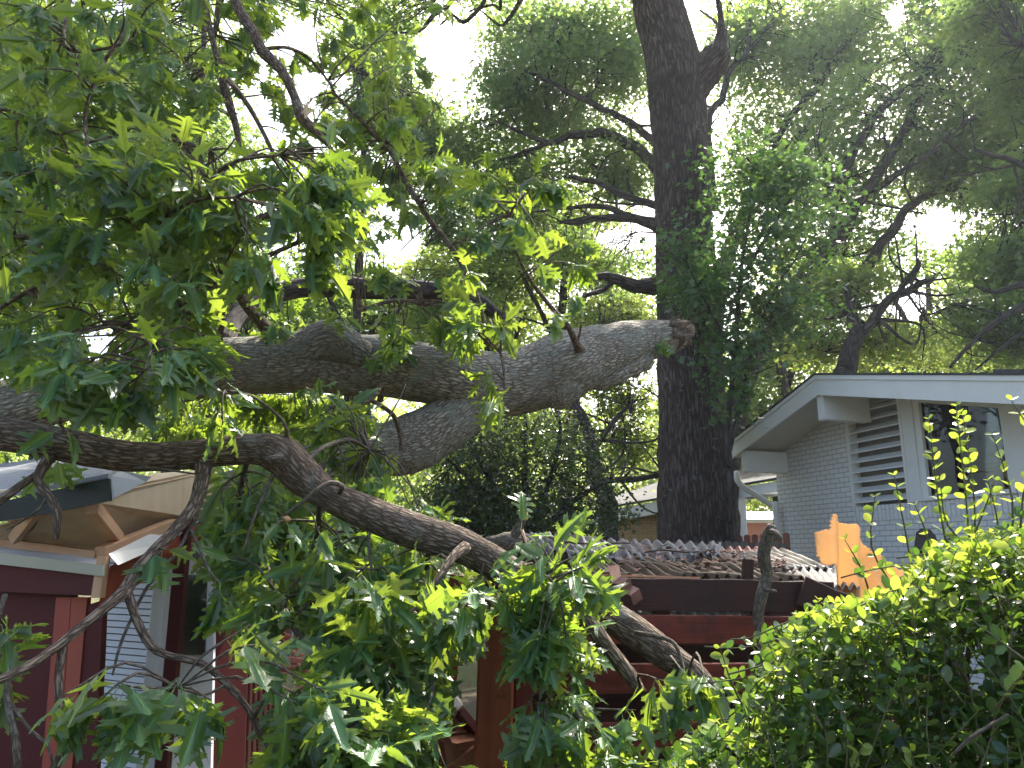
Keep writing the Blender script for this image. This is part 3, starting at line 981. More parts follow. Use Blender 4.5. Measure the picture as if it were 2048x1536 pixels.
# young oak around the foot of the big trunk
d = 11.2
b = P(1480, 1100, d)
root = thing('young_oak', 'dark green young oak growing in front of the thick trunk, above the house eave', 'tree', (b[0], b[1], 0))
pl = Plant(root)
for pts in ([(1478, 1200, d, 8), (1462, 1000, d, 7), (1455, 850, d, 6), (1470, 720, d, 5), (1480, 560, d, 4), (1500, 420, d, 3), (1505, 330, d, 2)], [(1460, 900, d, 5), (1500, 720, d, 4), (1540, 600, d, 3), (1590, 520, d, 2)],
            [(1470, 720, d, 4), (1420, 620, d - .4, 3), (1370, 520, d - .5, 2), (1350, 480, d - .5, 1.5)], [(1480, 560, d, 4), (1560, 430, d, 3), (1610, 360, d, 2)]):
    px_limb(pl, pts, 'stem', 6, amp=.06, wob=.6)
grow_side(pl, 24, .3, .6, .008)
crown(pl, [(1490, 450, d, 110, 90, 1300), (1590, 500, d + .4, 90, 110, 1200), (1470, 590, d, 110, 70, 1500), (1580, 640, d, 100, 50, 800), (1450, 330, d, 50, 60, 300), (1530, 330, d, 60, 50, 350), (1640, 420, d + .5, 60, 60, 400), (1390, 560, d - .6, 50, 60, 700), (1370, 480, d - .6, 25, 22, 220), (1470, 710, d - .2, 55, 60, 800), (1560, 360, d, 70, 50, 1200), (1465, 800, d, 25, 40, 250)],
      M['sapling_leaf'], 'lobed', .13, 18, (.22, .22, .16), twigp=.7, gaps=False, maxd=.9, tw=.005, dens=.75)
pl.build(M['far_bark'])

# ------------------------------------------------------------------ picket fence
def fence(name, label, x0, x1, y0, y1, d0, d1, mat, wpx):
    a, b_ = P(x0, y0, d0), P(x1, y1, d1)
    mid = (a + b_) / 2
    root = thing(name, label, 'fence', (mid[0], mid[1], 0))
    t = unit((b_ - a) * [1, 1, 0])
    L = np.linalg.norm((b_ - a)[:2])
    n = int(L / wpx)
    m = MB()
    for k in range(n):
        q = a + (b_ - a) * ((k + .5) / n)
        h = q[2] + R.normal() * .012
        w_ = wpx * R.uniform(.86, .96) / 2
        c = w_ * .55
        o = q * [1, 1, 0] + np.array([t[1], -t[0], 0]) * R.normal() * .004
        pts = [o - t * w_ + [0, 0, .05], o + t * w_ + [0, 0, .05], o + t * w_ + [0, 0, h - c], o + t * (w_ - c * .8) + [0, 0, h], o - t * (w_ - c * .8) + [0, 0, h], o - t * w_ + [0, 0, h - c]]
        prism(m, pts, np.array([t[1], -t[0], 0]) * .018)
        m.g[-1] = (m.v[-1] - q)[:, [0, 1, 2]] + R.uniform(-9, 9, 3)
    obj('picket', m, mat, root)
    for hz in (.35, 1.0):
        r = MB()
        off = np.array([-t[1], t[0], 0]) * .03
        beam(r, a * [1, 1, 0] + off + [0, 0, hz], b_ * [1, 1, 0] + off + [0, 0, hz], .04, .09)
        obj('rail', r, mat, root)


fence('picket_fence', 'weathered grey dog-eared picket fence across the foot of the thick trunk', 1060, 1575, 1078, 1086, 11.2, 10.9, M['picket'], .105)
fence('brown_fence', 'dark red brown picket fence between the thick trunk and the downspout', 1440, 1580, 1068, 1068, 12.6, 12.3, M['brown_board'], .11)

# ------------------------------------------------------------------ white brick house
A = P(1556, 1000, 13.5)
th = math.radians(17.0)
HROT = math.atan2(-math.cos(th), math.sin(th))
hx, hy = np.array([math.sin(th), -math.cos(th), 0]), np.array([math.cos(th), math.sin(th), 0])
HO = np.array([A[0], A[1], 0.0])
house = thing('white_house', 'white painted brick house with a low gable roof and louvred vent', 'house', HO, rotz=HROT)


def HP(px, py, yl):
    """Where a sight line meets the house plane at local depth yl: (along wall, height)."""
    r = ray(px, py)
    t = (yl - np.dot(CAMP - HO, hy)) / np.dot(r, hy)
    q = CAMP + r * t - HO
    return np.array([np.dot(q, hx), q[2]])


FY = -.86
uL, uP, uR = HP(1456, 889, FY), HP(1632, 750, FY), HP(2048, 751, FY)
lL, lP, lR = HP(1456, 922, FY), HP(1635, 790, FY), HP(2048, 809, FY)
uR = uP + (uR - uP) * 2.2
lR = lP + (lR - lP) * 2.2


def seg(a, b_, x):
    return a[1] + (b_[1] - a[1]) * (x - a[0]) / (b_[0] - a[0])


def roofz(x):
    return seg(lL, lP, x) if x < lP[0] else seg(lP, lR, x)


def hpoly(name, pts, y0, y1, mat, parent=house):
    m = MB()
    prism(m, [(x, y0, z) for x, z in pts], (0, y1 - y0, 0))
    return obj(name, m, mat, parent, local=True)


hpoly('fascia', [lL, lP, lR, uR - [0, .06], uP - [0, .06], uL - [0, .06]], FY, FY + .035, M['white_paint'])
hpoly('drip_board', [uL - [0, .06], uP - [0, .06], uR - [0, .06], uR, uP, uL], FY - .02, FY + .035, M['white_paint'])
RB = 9.0
hpoly('roof', [uL + [-.03, .003], uP + [0, .003], uR + [0, .003], uR + [0, .03], uP + [0, .03], uL + [-.03, .03]], FY - .035, RB, M['shingle'])
hpoly('soffit', [lL + [.05, .06], lP + [0, .06], lR + [0, .06], lR + [0, .10], lP + [0, .10], lL + [.05, .10]], FY + .036, RB - .2, M['soffit_paint'])
# patch of thicker roofing on the ridge
e0, e1 = HP(1985, 738, FY + .02), HP(2100, 738, FY + .02)
hpoly('ridge_vent', [e0, e1, e1 + [0, -.09], e0 + [0, -.06]], FY + .02, FY + .12, M['shingle'])

wl0, wl1 = HP(1697, 900, 0)[0], HP(1812, 900, 0)[0]
zs = HP(1760, 1010, 0)[1]
zsill = HP(1950, 995, 0)[1]
xend = HP(2048, 900, 0)[0] + 3.0
ts = .065


def topl(x):
    return roofz(x) + ts - .006


wp = [(0, -1), (wl0, -1), (wl0, topl(wl0))] + ([(lP[0], topl(lP[0]))] if lP[0] < wl0 else []) + [(0, topl(0))]
hpoly('wall', wp, 0, .2, M['white_brick'])
hpoly('wall', [(wl0 + .001, -1), (xend, -1), (xend, zs - .22), (wl0 + .001, zs - .22)], 0, .2, M['white_brick'])
hpoly('soldier_course', [(wl0 + .001, zs - .219), (xend, zs - .219), (xend, zs), (wl0 + .001, zs)], -.012, .19, M['white_soldier'])
m = MB()
box(m, -.18, -.001, .15, 9, -1, topl(0) - .1)
obj('wall', m, M['white_brick'], house, local=True)
# louvred vent
lv = bpy.data.objects
fr = MB()
zt = topl(wl1) - .02
box(fr, wl0 + .002, wl0 + .07, -.03, .12, zs + .002, topl(wl0) - .01)
vent = obj('louvre_vent', fr, M['white_paint'], house, local=True)
fr = MB()
box(fr, wl1 - .05, wl1, -.03, .12, zs + .002, zt)
obj('side_trim', fr, M['white_paint'], vent, local=True)
bk = MB()
box(bk, wl0 + .07, wl1 - .05, .13, .15, zs + .002, max(topl(wl0), zt))
obj('backing', bk, M['shade_back'], vent, local=True)
z = zs + .05
k = 0
sp = .148
while z < zt + .1:
    x0, x1 = wl0 + .071, wl1 - .051
    m = MB()
    top = min(topl(x0), topl(x1))
    if z < top - .08:
        V = [(x0, -.025, z), (x1, -.025, z), (x1, .10, z + .075), (x0, .10, z + .075)]
        V2 = [(x, y, zz + .02) for x, y, zz in V]
        m.add(V + V2, [(3, 2, 1, 0), (4, 5, 6, 7), (0, 1, 5, 4), (1, 2, 6, 5), (2, 3, 7, 6), (3, 0, 4, 7)])
        obj('slat', m, M['white_paint'], vent, local=True)
    z += sp
# windows
wx0 = wl1 + .002
jam = HP(1838, 900, 0)[0]
mul0, mul1 = HP(2006, 900, 0)[0], HP(2026, 900, 0)[0]


def window(x0, x1, label=None):
    f = MB()
    zb, ztop = zsill + .02, topl(x0) - .02
    box(f, x0, x0 + .20, -.025, .10, zs + .002, ztop)
    box(f, x0 + .2002, x0 + .30, .0, .10, zs + .06, ztop - .002)
    w_ = obj('window', f, M['white_paint'], house, local=True)
    mu = MB()
    box(mu, x1 - .10, x1, -.02, .10, zs + .06, topl(x1) - .03)
    obj('mullion', mu, M['white_paint'], w_, local=True)
    hd = MB()
    prism(hd, [(x0 + .3002, -.006, topl(x0 + .3) - .08), (x1 - .1002, -.006, topl(x1) - .08), (x1 - .1002, -.006, topl(x1) - .004), (x0 + .3002, -.006, topl(x0 + .3) - .004)], (0, .1, 0))
    obj('header', hd, M['white_paint'], w_, local=True)
    p = MB()
    prism(p, [(x0 + .3004, .05, zs + .06), (x1 - .1004, .05, zs + .06), (x1 - .1004, .05, topl(x1) - .082), (x0 + .3004, .05, topl(x0 + .3) - .082)], (0, .006, 0))
    obj('pane', p, M['glass'], w_, local=True)
    s = MB()
    box(s, x0 + .2004, x1, -.05, .12, zs + .003, zs + .0595)
    obj('sill', s, M['white_paint'], w_, local=True)
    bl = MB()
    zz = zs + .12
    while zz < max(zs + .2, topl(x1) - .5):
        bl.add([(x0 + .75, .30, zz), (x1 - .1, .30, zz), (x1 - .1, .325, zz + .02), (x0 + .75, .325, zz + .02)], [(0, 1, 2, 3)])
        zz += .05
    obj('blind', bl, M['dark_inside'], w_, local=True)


window(wx0, mul1)
wx2 = mul1 + 1.0
window(mul1 + .004, wx2)
hpoly('wall', [(wx2 + .002, zs + .001), (xend, zs + .001), (xend, max(zs + .01, topl(xend))), (wx2 + .002, topl(wx2))], .001, .19, M['white_brick'])
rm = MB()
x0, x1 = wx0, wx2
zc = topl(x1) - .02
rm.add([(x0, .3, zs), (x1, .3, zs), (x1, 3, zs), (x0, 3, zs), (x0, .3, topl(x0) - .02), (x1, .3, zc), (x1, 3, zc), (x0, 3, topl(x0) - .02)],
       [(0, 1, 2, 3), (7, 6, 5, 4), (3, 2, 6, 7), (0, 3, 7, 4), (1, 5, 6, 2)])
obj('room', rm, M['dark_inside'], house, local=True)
# rafter beams carrying the overhang
for (pa, pb, w_) in (((1484, 942), (1484, 912), .14), ((1637, 839), (1637, 792), .14)):
    lo, hi = HP(pa[0], pa[1], FY + .05), HP(pb[0], pb[1], FY + .05)
    m = MB()
    x = lo[0]
    zt_ = min(roofz(x), roofz(x + w_)) + .03
    box(m, x, x + w_, FY + .05, -.002, lo[1], zt_)
    box(m, x - .012, x + w_ + .012, FY + .06, -.004, lo[1] - .02, lo[1] - .001)
    obj('rafter_beam', m, M['white_paint'], house, local=True)
# downspout with its two bends
dn = MB()
q0, q1, q2, q3 = HP(1474, 955, -.6), HP(1480, 968, -.6), HP(1548, 1010, -.10), HP(1562, 1150, -.10)
pts = [(q0[0], -.6, q0[1] + .1), (q1[0], -.6, q1[1]), (q2[0] - .06, -.12, q2[1]), (q2[0] + .02, -.09, q2[1] - .14), (q2[0] + .02, -.09, .15)]
tube(dn, pts, [.05] * 5, 10, step=.06)
obj('downspout', dn, M['white_paint'], house, smooth=True, local=True)

# ------------------------------------------------------------------ neighbouring houses
d = 21.0
a, b_ = P(1190, 1038, 23.0), P(1560, 964, 18.0)
nb = thing('tan_house', 'low tan brick house with a grey white eave, behind the thick trunk', 'house', ((a[0] + b_[0]) / 2, (a[1] + b_[1]) / 2, 0))
m = MB()
prism(m, [P(1190, 1050, 23), P(1556, 983, 18), P(1556, 962, 18), P(1190, 1024, 23)], (0, .06, 0))
obj('fascia', m, M['white_paint'], nb)
m = MB()
prism(m, [P(1185, 1022, 22.9), P(1560, 959, 17.9), P(1560, 952, 20), P(1420, 935, 28), P(1230, 995, 28)], (0, 0, .06))
obj('roof', m, M['shingle'], nb)
m = MB()
p0, p1 = P(1200, 1060, 23.3), P(1340, 1040, 21.5)
prism(m, [p0 * [1, 1, 0], p1 * [1, 1, 0], p1 * [1, 1, 0] + [0, 0, P(1340, 1015, 21.5)[2]], p0 * [1, 1, 0] + [0, 0, P(1200, 1040, 23.3)[2]]], (.05, .2, 0))
obj('wall', m, M['tan_brick'], nb)
m = MB()
beam(m, P(1478, 1030, 19) * [1, 1, 0], P(1478, 985, 19), .24, .24)
obj('porch_post', m, M['white_paint'], nb)
m = MB()
prism(m, [P(1490, 1000, 19), P(1556, 992, 18.2), P(1556, 985, 24), P(1490, 990, 25)], (0, 0, .03))
obj('porch_ceiling', m, M['soffit_paint'], nb)
d = 32.0
fh = thing('far_house', 'distant low pinkish tan house beside the downspout', 'house', P(1520, 1100, d) * [1, 1, 0])
m = MB()
prism(m, [P(1440, 1100, d), P(1580, 1100, d), P(1580, 1046, d), P(1440, 1046, d)], (0, .3, 0))
obj('wall', m, M['salmon'], fh)
m = MB()
prism(m, [P(1430, 1046, d - .3), P(1590, 1046, d - .3), P(1590, 1030, d + 3), P(1430, 1030, d + 3)], (0, 0, .15))
obj('roof', m, M['soffit_paint'], fh)

# black barbecue hood in front of the brick wall
bc = P(1857, 1115, 6.2)
root = thing('barbecue', 'black round-topped barbecue hood rising behind the sunlit shrub', 'barbecue', (bc[0], bc[1], 0))
m = MB()
s = 6.2 / FPX
prof = [(-25, 20), (25, 20), (24, -15), (19, -42), (10, -54), (-8, -56), (-19, -48), (-25, -25)]
prism(m, [bc + np.array([x * s, 0, -y * s + .0]) for x, y in prof], (.24, .45, 0))
hood = obj('hood', m, M['black_cover'], root)
m = MB()
beam(m, bc + [-.05, -.045, .06], bc + [.06, -.045, .06], .025, .025)
beam(m, bc + [-.05, -.045, .06], bc + [-.05, 0, .06], .015, .015)
beam(m, bc + [.06, -.045, .06], bc + [.06, 0, .06], .015, .015)
obj('handle', m, M['flashing'], hood)
m = MB()
beam(m, bc + [.12, .22, -.085], bc * [1, 1, 0] + [.12, .22, .1], .16, .36)
obj('cabinet', m, M['black_cover'], root)

# ------------------------------------------------------------------ damaged red porch at the left
c0 = P(205, 1145, 4.0)
porch = thing('damaged_porch', 'red porch at left with its roof torn open, bare plywood and rafters showing', 'porch', (c0[0], c0[1], 0))


def pz(*pts):
    return [P(*q) for q in pts]


def slab(name, pts, off, mat, parent=porch):
    m = MB()
    prism(m, pz(*pts), off)
    return obj(name, m, mat, parent)


# far roof remnant: granules above, dark metal edge, grey flashing
slab('roof', [(-60, 1010, 3.55), (216, 956, 3.55), (240, 943, 4.2), (150, 915, 5.2), (-60, 940, 5.4)], (0, 0, .02), M['granules'])
slab('roof_edge', [(-60, 1016, 3.5), (217, 957, 3.5), (220, 1001, 3.5), (95, 1027, 3.5), (-60, 1052, 3.5)], (0, .02, 0), M['dark_metal'])
slab('flashing', [(216, 955, 3.51), (236, 944, 3.7), (298, 957, 4.1), (286, 967, 4.05), (223, 999, 3.55)], (.004, .02, .01), M['flashing'])
slab('ceiling_board', [(186, 1004, 3.78), (226, 985, 3.9), (296, 956, 4.4), (420, 945, 5.0), (420, 1040, 5.0), (330, 1050, 4.7), (222, 1098, 4.33)], (0, .05, .03), M['pine_pale'])
slab('ceiling_board', [(-80, 1075, 3.9), (84, 1026, 3.72), (170, 1008, 3.72), (232, 1092, 4.28), (205, 1112, 4.3), (30, 1090, 4.25), (-80, 1085, 4.2)], (0, .06, .02), M['pine_pale'])
slab('sheathing', [(-80, 1000, 3.6), (216, 965, 3.6), (232, 950, 4.1), (200, 950, 5.0), (60, 960, 5.0)], (0, 0, .02), M['pine_pale'])
m = MB()
beam(m, P(184, 1014, 3.68), P(236, 1080, 4.15), .07, .055, up=(.5, -.8, .3))
obj('rafter', m, M['pine'], porch)
m = MB()
beam(m, P(70, 1024, 3.62), P(28, 1078, 3.9), .05, .04, up=(.2, -1, 0))
beam(m, P(20, 1033, 3.62), P(88, 1022, 3.6), .05, .04, up=(.2, -1, 0))
obj('brace', m, M['pine'], porch)
slab('brace_shadow', [(38, 1077, 3.95), (66, 1028, 3.75), (90, 1030, 3.8)], (0, .03, 0), M['dark_metal'])  # dark slab put in as the shadow beside the brace
m = MB()
beam(m, P(-80, 1073, 4.05), P(198, 1110, 3.98), .07, .04, seg=6, wob=.002)
obj('top_plate', m, M['brown_board'] if False else M['pine'], porch)
m = MB()
beam(m, P(199, 1106, 3.95), P(345, 1047, 4.55), .06, .055, seg=4, wob=.002)
obj('top_plate', m, M['pine'], porch)
slab('gutter', [(-80, 1093, 3.9), (206, 1146, 3.8), (204, 1153, 3.8), (-80, 1118, 3.9)], (0, .02, 0), M['gutter_cream'])
slab('gutter', [(-80, 1084, 4.06), (-80, 1094, 3.895), (206, 1146, 3.795), (190, 1116, 3.97)], (0, 0, .006), M['gutter_top'])
slab('gutter', [(-80, 1095, 3.885), (207, 1131, 3.79), (206, 1152, 3.79), (-80, 1120, 3.885)], (0, .015, 0), M['gutter_cream'])
slab('edge_flashing', [(217, 1108, 3.85), (330, 1053, 4.5), (406, 1024, 5.0), (408, 1034, 4.95), (330, 1088, 4.4), (236, 1130, 3.85)], (.005, .02, .005), M['gutter_top'])
m = MB()
beam(m, P(208, 1112, 3.84), P(196, 1195, 3.84), .045, .05)
obj('corner_post', m, M['pine'], porch)
slab('fascia', [(-80, 1120, 3.92), (206, 1152, 3.83), (196, 1192, 3.83), (-80, 1180, 3.92)], (0, .03, 0), M['maroon'])
slab('fascia', [(220, 1132, 3.86), (412, 1040, 5.0), (412, 1085, 5.0), (300, 1150, 4.35), (195, 1213, 3.86)], (.01, .03, 0), M['red_paint'])
slab('wall', [(-80, 1178, 3.97), (150, 1188, 3.97), (150, 1700, 3.97), (-80, 1700, 3.97)], (0, .03, 0), M['maroon'])
for (x0, x1, xb0, xb1, mt) in ((112, 142, 75, 108, 'red_paint'), (143, 174, 110, 134, 'orange_board')):
    slab('wall_board', [(x0, 1195, 3.92), (x1, 1195, 3.92), (xb1, 1640, 3.92), (xb0, 1640, 3.92)], (0, .04, 0), M[mt])
slab('wall_board', [(174, 1210, 3.93), (206, 1200, 3.93), (186, 1640, 3.93), (134, 1640, 3.93)], (0, .05, 0), M['maroon'])
# white lap siding wall behind
sw = MB()
za, zb = P(260, 1120, 4.6)[2], P(260, 1700, 4.6)[2]
pa, pb = P(196, 1300, 5.0), P(318, 1300, 4.75)
nrm = unit(np.cross(pb - pa, [0, 0, 1]))
if nrm[1] > 0:
    nrm = -nrm
z = 0.0
while z < za + .25:
    q = [pa * [1, 1, 0] + [0, 0, z], pb * [1, 1, 0] + [0, 0, z], pb * [1, 1, 0] + [0, 0, z + .030], pa * [1, 1, 0] + [0, 0, z + .030]]
    o = [q[0] + nrm * .02, q[1] + nrm * .02, q[2] + nrm * .012, q[3] + nrm * .012]
    sw.add(q + o, [(4, 5, 6, 7), (0, 1, 5, 4), (0, 4, 7, 3), (1, 2, 6, 5)])
    z += .038
obj('siding', sw, M['white_lap'], porch)
m = MB()
prism(m, [pa * [1, 1, 0], pb * [1, 1, 0], pb * [1, 1, 0] + [0, 0, za + .25], pa * [1, 1, 0] + [0, 0, za + .25]], -nrm * .02)
obj('siding_shade', m, M['shade_back'], porch)  # dark sheet in the gaps stands in for shadow under each lap
m = MB()
for k, (x, w_, mt) in enumerate(((318, .11, 0), (331, .04, 0))):
    q = P(x, 1300, 4.7 - .03 * k)
    beam(m, q * [1, 1, 0], q * [1, 1, 0] + [0, 0, za + .2], w_, .08, up=(0, 1, 0))
obj('corner_trim', m, M['white_paint'], porch)
m = MB()
q = P(347, 1300, 4.65)
beam(m, q * [1, 1, 0], q * [1, 1, 0] + [0, 0, za + .25], .07, .07, up=(0, 1, 0))
obj('red_trim', m, M['maroon'], porch)
slab('door', [(356, 1120, 5.1), (430, 1120, 5.25), (418, 1700, 5.25), (338, 1700, 5.1)], (0, .04, 0), M['white_lap'])
m = MB()
prism(m, pz((364, 1150, 5.06), (415, 1150, 5.2), (411, 1310, 5.2), (359, 1310, 5.06)), (0, .02, 0))
obj('door_window', m, M['glass'], porch)
slab('back_wall', [(418, 1000, 5.5), (560, 1000, 6.2), (560, 1750, 6.2), (400, 1750, 5.5)], (0, .05, 0), M['maroon'])
slab('salmon_panel', [(500, 1195, 5.4), (556, 1190, 5.6), (548, 1750, 5.6), (482, 1750, 5.4)], (0, .04, 0), M['salmon'])
for k in range(6):
    m = MB()
    t = k / 5.5
    a = P(503 + 53 * t, 1197, 5.385 + .2 * t)
    b2 = P(486 + 60 * t, 1740, 5.385 + .2 * t)
    beam(m, a, b2, .012, .012)
    obj('batten', m, M['maroon'], porch)


# ------------------------------------------------------------------ corrugated sheets
def corr(name, label, c00, c10, c11, c01, waves, amp, mat, keep=None, nv=14, sag=0.0, rough=0.0, cat='roof sheet', group=None, per=8, thick=.003):
    """Corrugated sheet: corners back left, back right, front right, front left; the ribs run from back to front."""
    c00, c10, c11, c01 = (np.asarray(c, float) for c in (c00, c10, c11, c01))
    nu = waves * per
    N_ = unit(np.cross(c10 - c00, c01 - c00))
    if N_[2] < 0 and abs(N_[2]) > .2:
        N_ = -N_
    V, G = [], []
    for i in range(nu + 1):
        for j in range(nv + 1):
            u, v = i / nu, j / nv
            q = (c00 * (1 - u) + c10 * u) * (1 - v) + (c01 * (1 - u) + c11 * u) * v
            h = amp * math.sin(u * waves * 2 * math.pi) - sag * math.sin(v * math.pi) * math.sin(u * math.pi)
            if rough:
                h += rough * noise.noise(Vector(q * 6))
                if j in (0, nv):
                    q = q + (c01 - c00) * (.035 * noise.noise(Vector((u * 14, j, 1.7))))
            V.append(q + N_ * h)
            G.append((u * np.linalg.norm(c10 - c00), v * np.linalg.norm(c01 - c00), 0))
    F = []
    for i in range(nu):
        for j in range(nv):
            u, v = (i + .5) / nu, (j + .5) / nv
            if keep is None or keep(u, v):
                a = i * (nv + 1) + j
                F.append((a, a + nv + 1, a + nv + 2, a + 1))
    m = MB()
    m.add(V, F, np.array(G) + R.uniform(-5, 5, 3))
    o = obj(name, m, mat, smooth=True)
    md = o.modifiers.new('thickness', 'SOLIDIFY')
    md.thickness = thick
    md.offset = 0
    return tag(o, label, cat, group)


rg = 'corrugated sheets on the crushed roof'
corr('corrugated_sheet', 'lichen spotted grey corrugated sheet, leftmost on the crushed roof', P(1040, 1066, 4.9), P(1200, 1074, 5.0), P(1262, 1134, 4.15), P(1086, 1104, 4.1), 9, .016, M['grey_sheet'], rough=.03, group=rg)
corr('corrugated_sheet', 'dirty grey corrugated sheet overlapping the leftmost one, littered with twigs', P(1192, 1074, 5.0), P(1440, 1092, 5.3), P(1450, 1112, 4.5), P(1238, 1132, 4.12), 11, .016, M['grey_sheet'], rough=.04, group=rg)
corr('corrugated_sheet', 'brown stained corrugated sheet just above the black top rail', P(1110, 1122, 4.25), P(1500, 1122, 4.35), P(1620, 1162, 3.9), P(1190, 1154, 3.85), 20, .017, M['rust_sheet'], rough=.035, group=rg)
corr('corrugated_sheet', 'cream corrugated sheet in the sun behind the snapped vertical branch', P(1400, 1108, 5.2), P(1575, 1098, 5.4), P(1665, 1138, 4.5), P(1490, 1140, 4.3), 10, .014, M['cream_glass'], rough=.008, group=rg)
corr('corrugated_sheet', 'thin strip of dark red corrugated sheet behind the cream one', P(1385, 1096, 5.6), P(1560, 1096, 5.7), P(1570, 1104, 5.45), P(1390, 1108, 5.4), 10, .014, M['pink_glass'], rough=.01, group=rg)
corr('corrugated_sheet', 'pale fallen corrugated sheet seen through the slot under the black rail', P(1170, 1210, 5.0), P(1480, 1206, 5.2), P(1500, 1245, 4.3), P(1180, 1250, 4.2), 14, .016, M['debris'], rough=.03, group=rg)
corr('corrugated_sheet', 'grey broken corrugated sheet lying at the lower right end of the roof', P(1560, 1128, 4.6), P(1700, 1140, 4.7), P(1720, 1178, 4.0), P(1590, 1162, 3.9), 8, .014, M['debris'], rough=.02, group=rg)


def poly_in(u, v, poly):
    c = False
    j = len(poly) - 1
    for i in range(len(poly)):
        (xi, yi), (xj, yj) = poly[i], poly[j]
        if (yi > v) != (yj > v) and u < (xj - xi) * (v - yi) / (yj - yi) + xi:
            c = not c
        j = i
    return c


# upright torn amber sheet; shape in (0..1) of its own blank
S0 = [(1634, 1066), (1654, 1060), (1657, 1030), (1679, 1032), (1684, 1046), (1703, 1050), (1712, 1062), (1724, 1072), (1732, 1092), (1748, 1110), (1764, 1120), (1800, 1148), (1800, 1200), (1668, 1200), (1662, 1131), (1648, 1131), (1640, 1110), (1638, 1090)]
ax, bx, ay, by = 1628, 1806, 1024, 1205
SP = [((x - ax) / (bx - ax), (y - ay) / (by - ay)) for x, y in S0]
rr = random.Random(3)
corr('torn_sheet', 'torn amber translucent corrugated sheet standing upright, glowing in the sun', P(ax, ay, 4.05), P(bx, ay, 4.25), P(bx, by, 4.2), P(ax, by, 4.0), 4, .03, M['orange_glass'],
     keep=lambda u, v: poly_in(u + .016 * noise.noise(Vector((u * 40, v * 40, 0))), v + .016 * noise.noise(Vector((u * 40, v * 40, 5))), SP), nv=100, per=26, rough=.006, thick=.004)
# scalloped salmon sheet broken at the end of the porch
corr('broken_sheet', 'salmon corrugated sheet with a scalloped broken edge among the leaves beside the red porch', P(556, 1225, 4.9), P(556, 1345, 4.9), P(612, 1350, 5.2), P(586, 1245, 5.2), 7, .02, M['salmon'], rough=.01)
corr('broken_sheet', 'dull salmon corrugated scrap lying below the scalloped salmon sheet', P(590, 1330, 4.8), P(660, 1300, 5.0), P(670, 1390, 4.9), P(600, 1410, 4.7), 4, .02, M['salmon'], rough=.015)
m = MB()
beam(m, P(582, 1240, 5.1), P(572, 1330, 5.05), .045, .03)
tag(obj('metal_bar', m, M['flashing']), 'short grey metal bar against the scalloped salmon sheet', 'bar')
m = MB()
beam(m, P(568, 1318, 5.0), P(640, 1326, 5.1), .03, .03)
tag(obj('trim_strip', m, M['salmon']), 'pinkish strip lying across the foot of the grey bar', 'strip')
# rusty strip folded over the top rail
zz = [(1208, 1140, 3.62), (1228, 1137, 3.60), (1232, 1160, 3.5), (1248, 1162, 3.49), (1254, 1178, 3.5), (1268, 1184, 3.48), (1274, 1203, 3.49)]
V = []
for (x, y, dd) in zz:
    V += [P(x - 8, y + 8, dd), P(x + 10, y - 6, dd + .02)]
m = MB()
m.add(V, [(2 * i, 2 * i + 1, 2 * i + 3, 2 * i + 2) for i in range(len(zz) - 1)])
o = obj('rusty_strip', m, M['bark_strip'], smooth=False)
md = o.modifiers.new('thickness', 'SOLIDIFY')
md.thickness = .006
tag(o, 'rusty crumpled strip draped over the black top rail', 'strip')

# ------------------------------------------------------------------ rail screen (broken pergola side)
c0 = P(995, 1400, 3.45)
rs = thing('rail_screen', 'dark red timber screen of horizontal rails under the corrugated roof', 'timber screen', (c0[0], c0[1], 0))
D = 3.6


def rail(y0l, y1l, y0r, y1r, xl, xr, mat, d=D, w=.045, name='rail'):
    a, b2 = P(xl, (y0l + y1l) / 2, d), P(xr, (y0r + y1r) / 2, d)
    h = np.linalg.norm(P(xl, y0l, d) - P(xl, y1l, d))
    m = MB()
    beam(m, a, b2, w, h, seg=10, wob=.0025)
    return obj(name, m, mat, rs)


rail(1152, 1216, 1166, 1226, 1150, 1665, M['black_timber'])
rail(1231, 1287, 1233, 1286, 1035, 1900, M['stained'])
rail(1327, 1386, 1326, 1384, 1010, 1900, M['stained'])
rail(1447, 1507, 1440, 1500, 1010, 1900, M['stained'])
rail(1540, 1600, 1530, 1590, 1010, 1900, M['stained'])
rail(1290, 1330, 1290, 1330, 1040, 1900, M['black_timber'], d=4.4, name='rear_shade_rail')  # dark strips added to fill the rail gaps with shade
rail(1385, 1424, 1385, 1424, 1040, 1900, M['black_timber'], d=4.4, name='rear_shade_rail')
m = MB()
q = P(996, 1300, 3.42)
beam(m, np.array([q[0] - .06, q[1] + .0, 0]), P(1000, 1195, 3.42), .15, .15, up=(0, 1, 0), seg=6, wob=.002)
obj('post', m, M['stained_post'], rs)
m = MB()
beam(m, P(1045, 1640, 3.5), P(1048, 1230, 3.5), .075, .05, up=(0, 1, 0))
obj('cleat', m, M['stained'], rs)
m = MB()
beam(m, P(1497, 1226, 3.66), P(1495, 1117, 3.66), .042, .05, up=(0, 1, 0), seg=3, wob=.002)
obj('short_post', m, M['black_timber'], rs)
for x in (1320, 1520, 1760):
    m = MB()
    q = P(x, 1300, 4.2)
    beam(m, q * [1, 1, 0], P(x, 1190, 4.2), .09, .09, up=(0, 1, 0))
    obj('rear_post', m, M['black_timber'], rs)
m = MB()
beam(m, P(1150, 1149, 3.62), P(1400, 1156, 3.62), .01, .008)
obj('lath', m, M['lath'], rs)
m = MB()
beam(m, P(1600, 1180, 3.56), P(1720, 1232, 3.5), .05, .13, seg=4, wob=.004)
obj('slipped_rail', m, M['black_timber'], rs)
rb = MB()  # dark sheet added as the shade behind the rails
prism(rb, [P(1000, 1210, 5.6), P(1900, 1210, 5.6), P(1900, 1800, 5.6), P(1000, 1800, 5.6)], (0, .03, 0))
